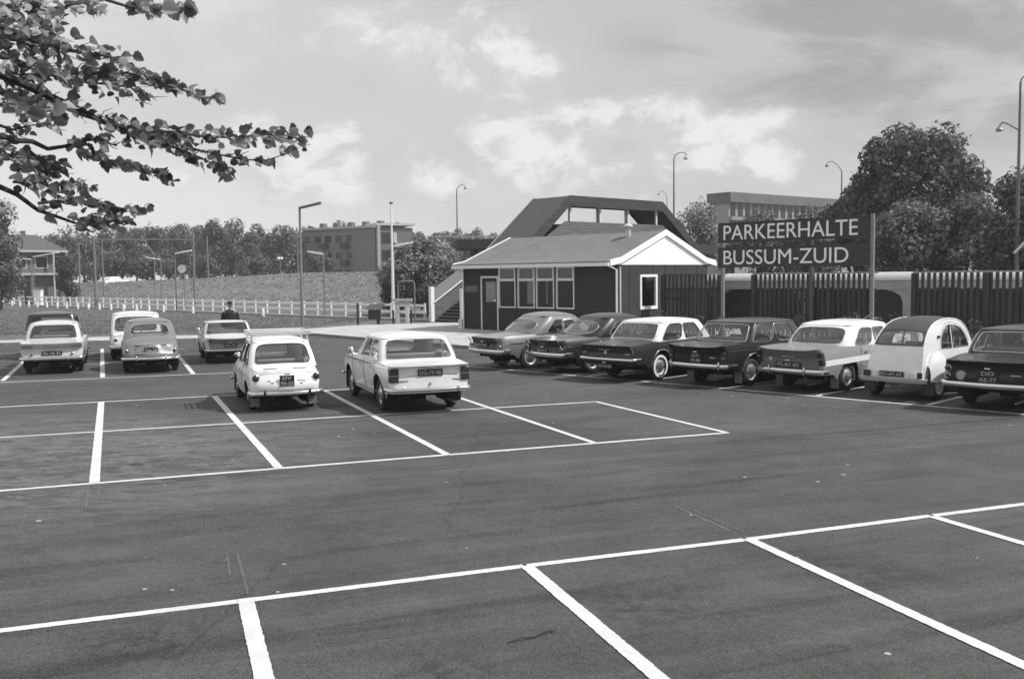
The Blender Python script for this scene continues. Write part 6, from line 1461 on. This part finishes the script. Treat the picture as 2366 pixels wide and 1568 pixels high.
for px, ys_, dens, spread, fr, size in twigs:
    for i in range(fr, len(px)-1):
        (u0, v0_), (u1, v1_) = px[i], px[i+1]; seg = math.hypot(u1-u0, v1_-v0_)
        if u1 < -60: continue
        for k in range(max(1, int(seg/5.8*dens))):
            t = lr.uniform(0, 1); u = u0+(u1-u0)*t; v = v0_+(v1_-v0_)*t; y = ys_[i]+(ys_[i+1]-ys_[i])*t
            sp = spread*lr.uniform(.1, 1); a = lr.uniform(0, 6.283); 
            p0 = PB(u, v, y); cen = PB(u+math.cos(a)*sp, v+math.sin(a)*sp*.8, y+lr.uniform(-.25, .25))
            dirv = np.array([1.0, .25, -.25])+lr.normal(0, .45, 3); s_ = .058*size*lr.uniform(.55, 1.25)
            add_leaf(cen, s_, dirv)
me = bpy.data.meshes.new('leaves'); me.from_pydata(LV, [], LF); me.materials.append(leafmat('near_leaf', .29, .7, .42)); me.polygons.foreach_set('use_smooth', [True]*len(me.polygons)); o = bpy.data.objects.new('leaves', me); C.objects.link(o); o.parent = nt
# overhead wires by the bridge
for i, (a_, b_) in enumerate([((1056, 520), (1245, 470)), ((1080, 527), (1245, 478))]):
    pass
# grass tufts on the bank and the field (uncountable)
def tufts(name, cen, size, m, label):
    rg_ = np.random.default_rng(len(cen)); out = rg_.normal(0, .5, cen.shape)+np.array([0, -.8, .5]); v = leaves_mesh(rg_, cen, out, size, .5); me = bpy.data.meshes.new(name); k = len(v)//4
    me.vertices.add(len(v)); me.vertices.foreach_set('co', v.ravel()); me.loops.add(k*4); me.loops.foreach_set('vertex_index', np.arange(k*4, dtype=np.int32)); me.polygons.add(k); me.polygons.foreach_set('loop_start', np.arange(0, k*4, 4, dtype=np.int32)); me.update(calc_edges=True); me.materials.append(m)
    o = bpy.data.objects.new(name, me); C.objects.link(o); tag(o, label, 'grass', None, 'stuff')
r5 = np.random.default_rng(55); bank = []
for i in range(30000):
    k = r5.integers(0, len(foot)-1); t1, t2 = r5.random(), r5.random(); f = np.array(foot[k])*(1-t1)+np.array(foot[k+1])*t1; c_ = np.array(crest[k])*(1-t1)+np.array(crest[k+1])*t1
    bank.append(f*(1-t2)+c_*t2+np.array([0, 0, .22*math.sin(math.pi*t2)+.05]))
tufts('bank_grass', np.array(bank), .075, leafmat('tuft', .19, .14, .4, .7), 'rough grass tufts growing all over the embankment slope')
fld = []
while len(fld) < 30000:
    u, v = r5.uniform(-80, 1010), r5.uniform(703, 775)
    if v < 703+ (u/1000)*34 or v > 784-(u-0)*.03-(max(0, u-500)*.045): continue
    g_ = G(u, v); fld.append((g_.x, g_.y, .02))
tufts('field_grass', np.array(fld), .030, leafmat('tuft_low', .155, .3, .4, .7), 'short grass growing on the field between the pavement and the rail fence')
# concrete line mast right of the sign
t = P(2158, 505, 60); o = thing('line_mast', 'pale concrete mast with two short side arms right of the big sign', 'mast', (t.x, 60, 0)); m = MB(); m.box(-.28, .28, -.2, .2, 0, t.z); m.build('post', mat('mast_concrete', .26, .8), o, smooth=0)
for (u, v), (u2, v2) in (((2158, 549), (2136, 551)), ((2158, 582), (2098, 588))):
    a_, b_ = P(u, v, 59.7), P(u2, v2, 59.7); m = MB(); m.bar((a_.x-t.x, -.3, a_.z), (b_.x-t.x, -.3, b_.z), .08, .10); m.build('arm', mat('arm_pale', .5, .6), o, smooth=0)
a_, b_ = P(2343, 585, 46), P(2400, 528, 46); o = thing('stay_pole', 'slanting pale pole leaning into the picture at the right edge', 'pole', (a_.x, 46, 0)); m = MB(); m.tube([(0, 0, a_.z), (b_.x-a_.x, 0, b_.z)], .06, 8); m.tube([(b_.x-a_.x, 0, b_.z), (b_.x-a_.x, 0, 0)], .08, 8); m.build('pole', mat('arm_pale', .5, .6), o)
# air
hb = MB(); hb.box(-420, 420, -40, 330, -1.0, 60); hzo = hb.build('haze', bpy.data.materials.new('haze'), smooth=0); tag(hzo, 'thin summer haze over the whole place', 'haze', None, 'stuff')
hm = hzo.data.materials[0]; hm.use_nodes = True; t = NT(hm.node_tree); t.n.remove(t.n['Principled BSDF']); pv = t.N('ShaderNodeVolumePrincipled'); pv.inputs['Color'].default_value = (.9, .9, .9, 1); pv.inputs['Density'].default_value = .0006; pv.inputs['Anisotropy'].default_value = .2; t.l.new(pv.outputs[0], t.n['Material Output'].inputs['Volume'])
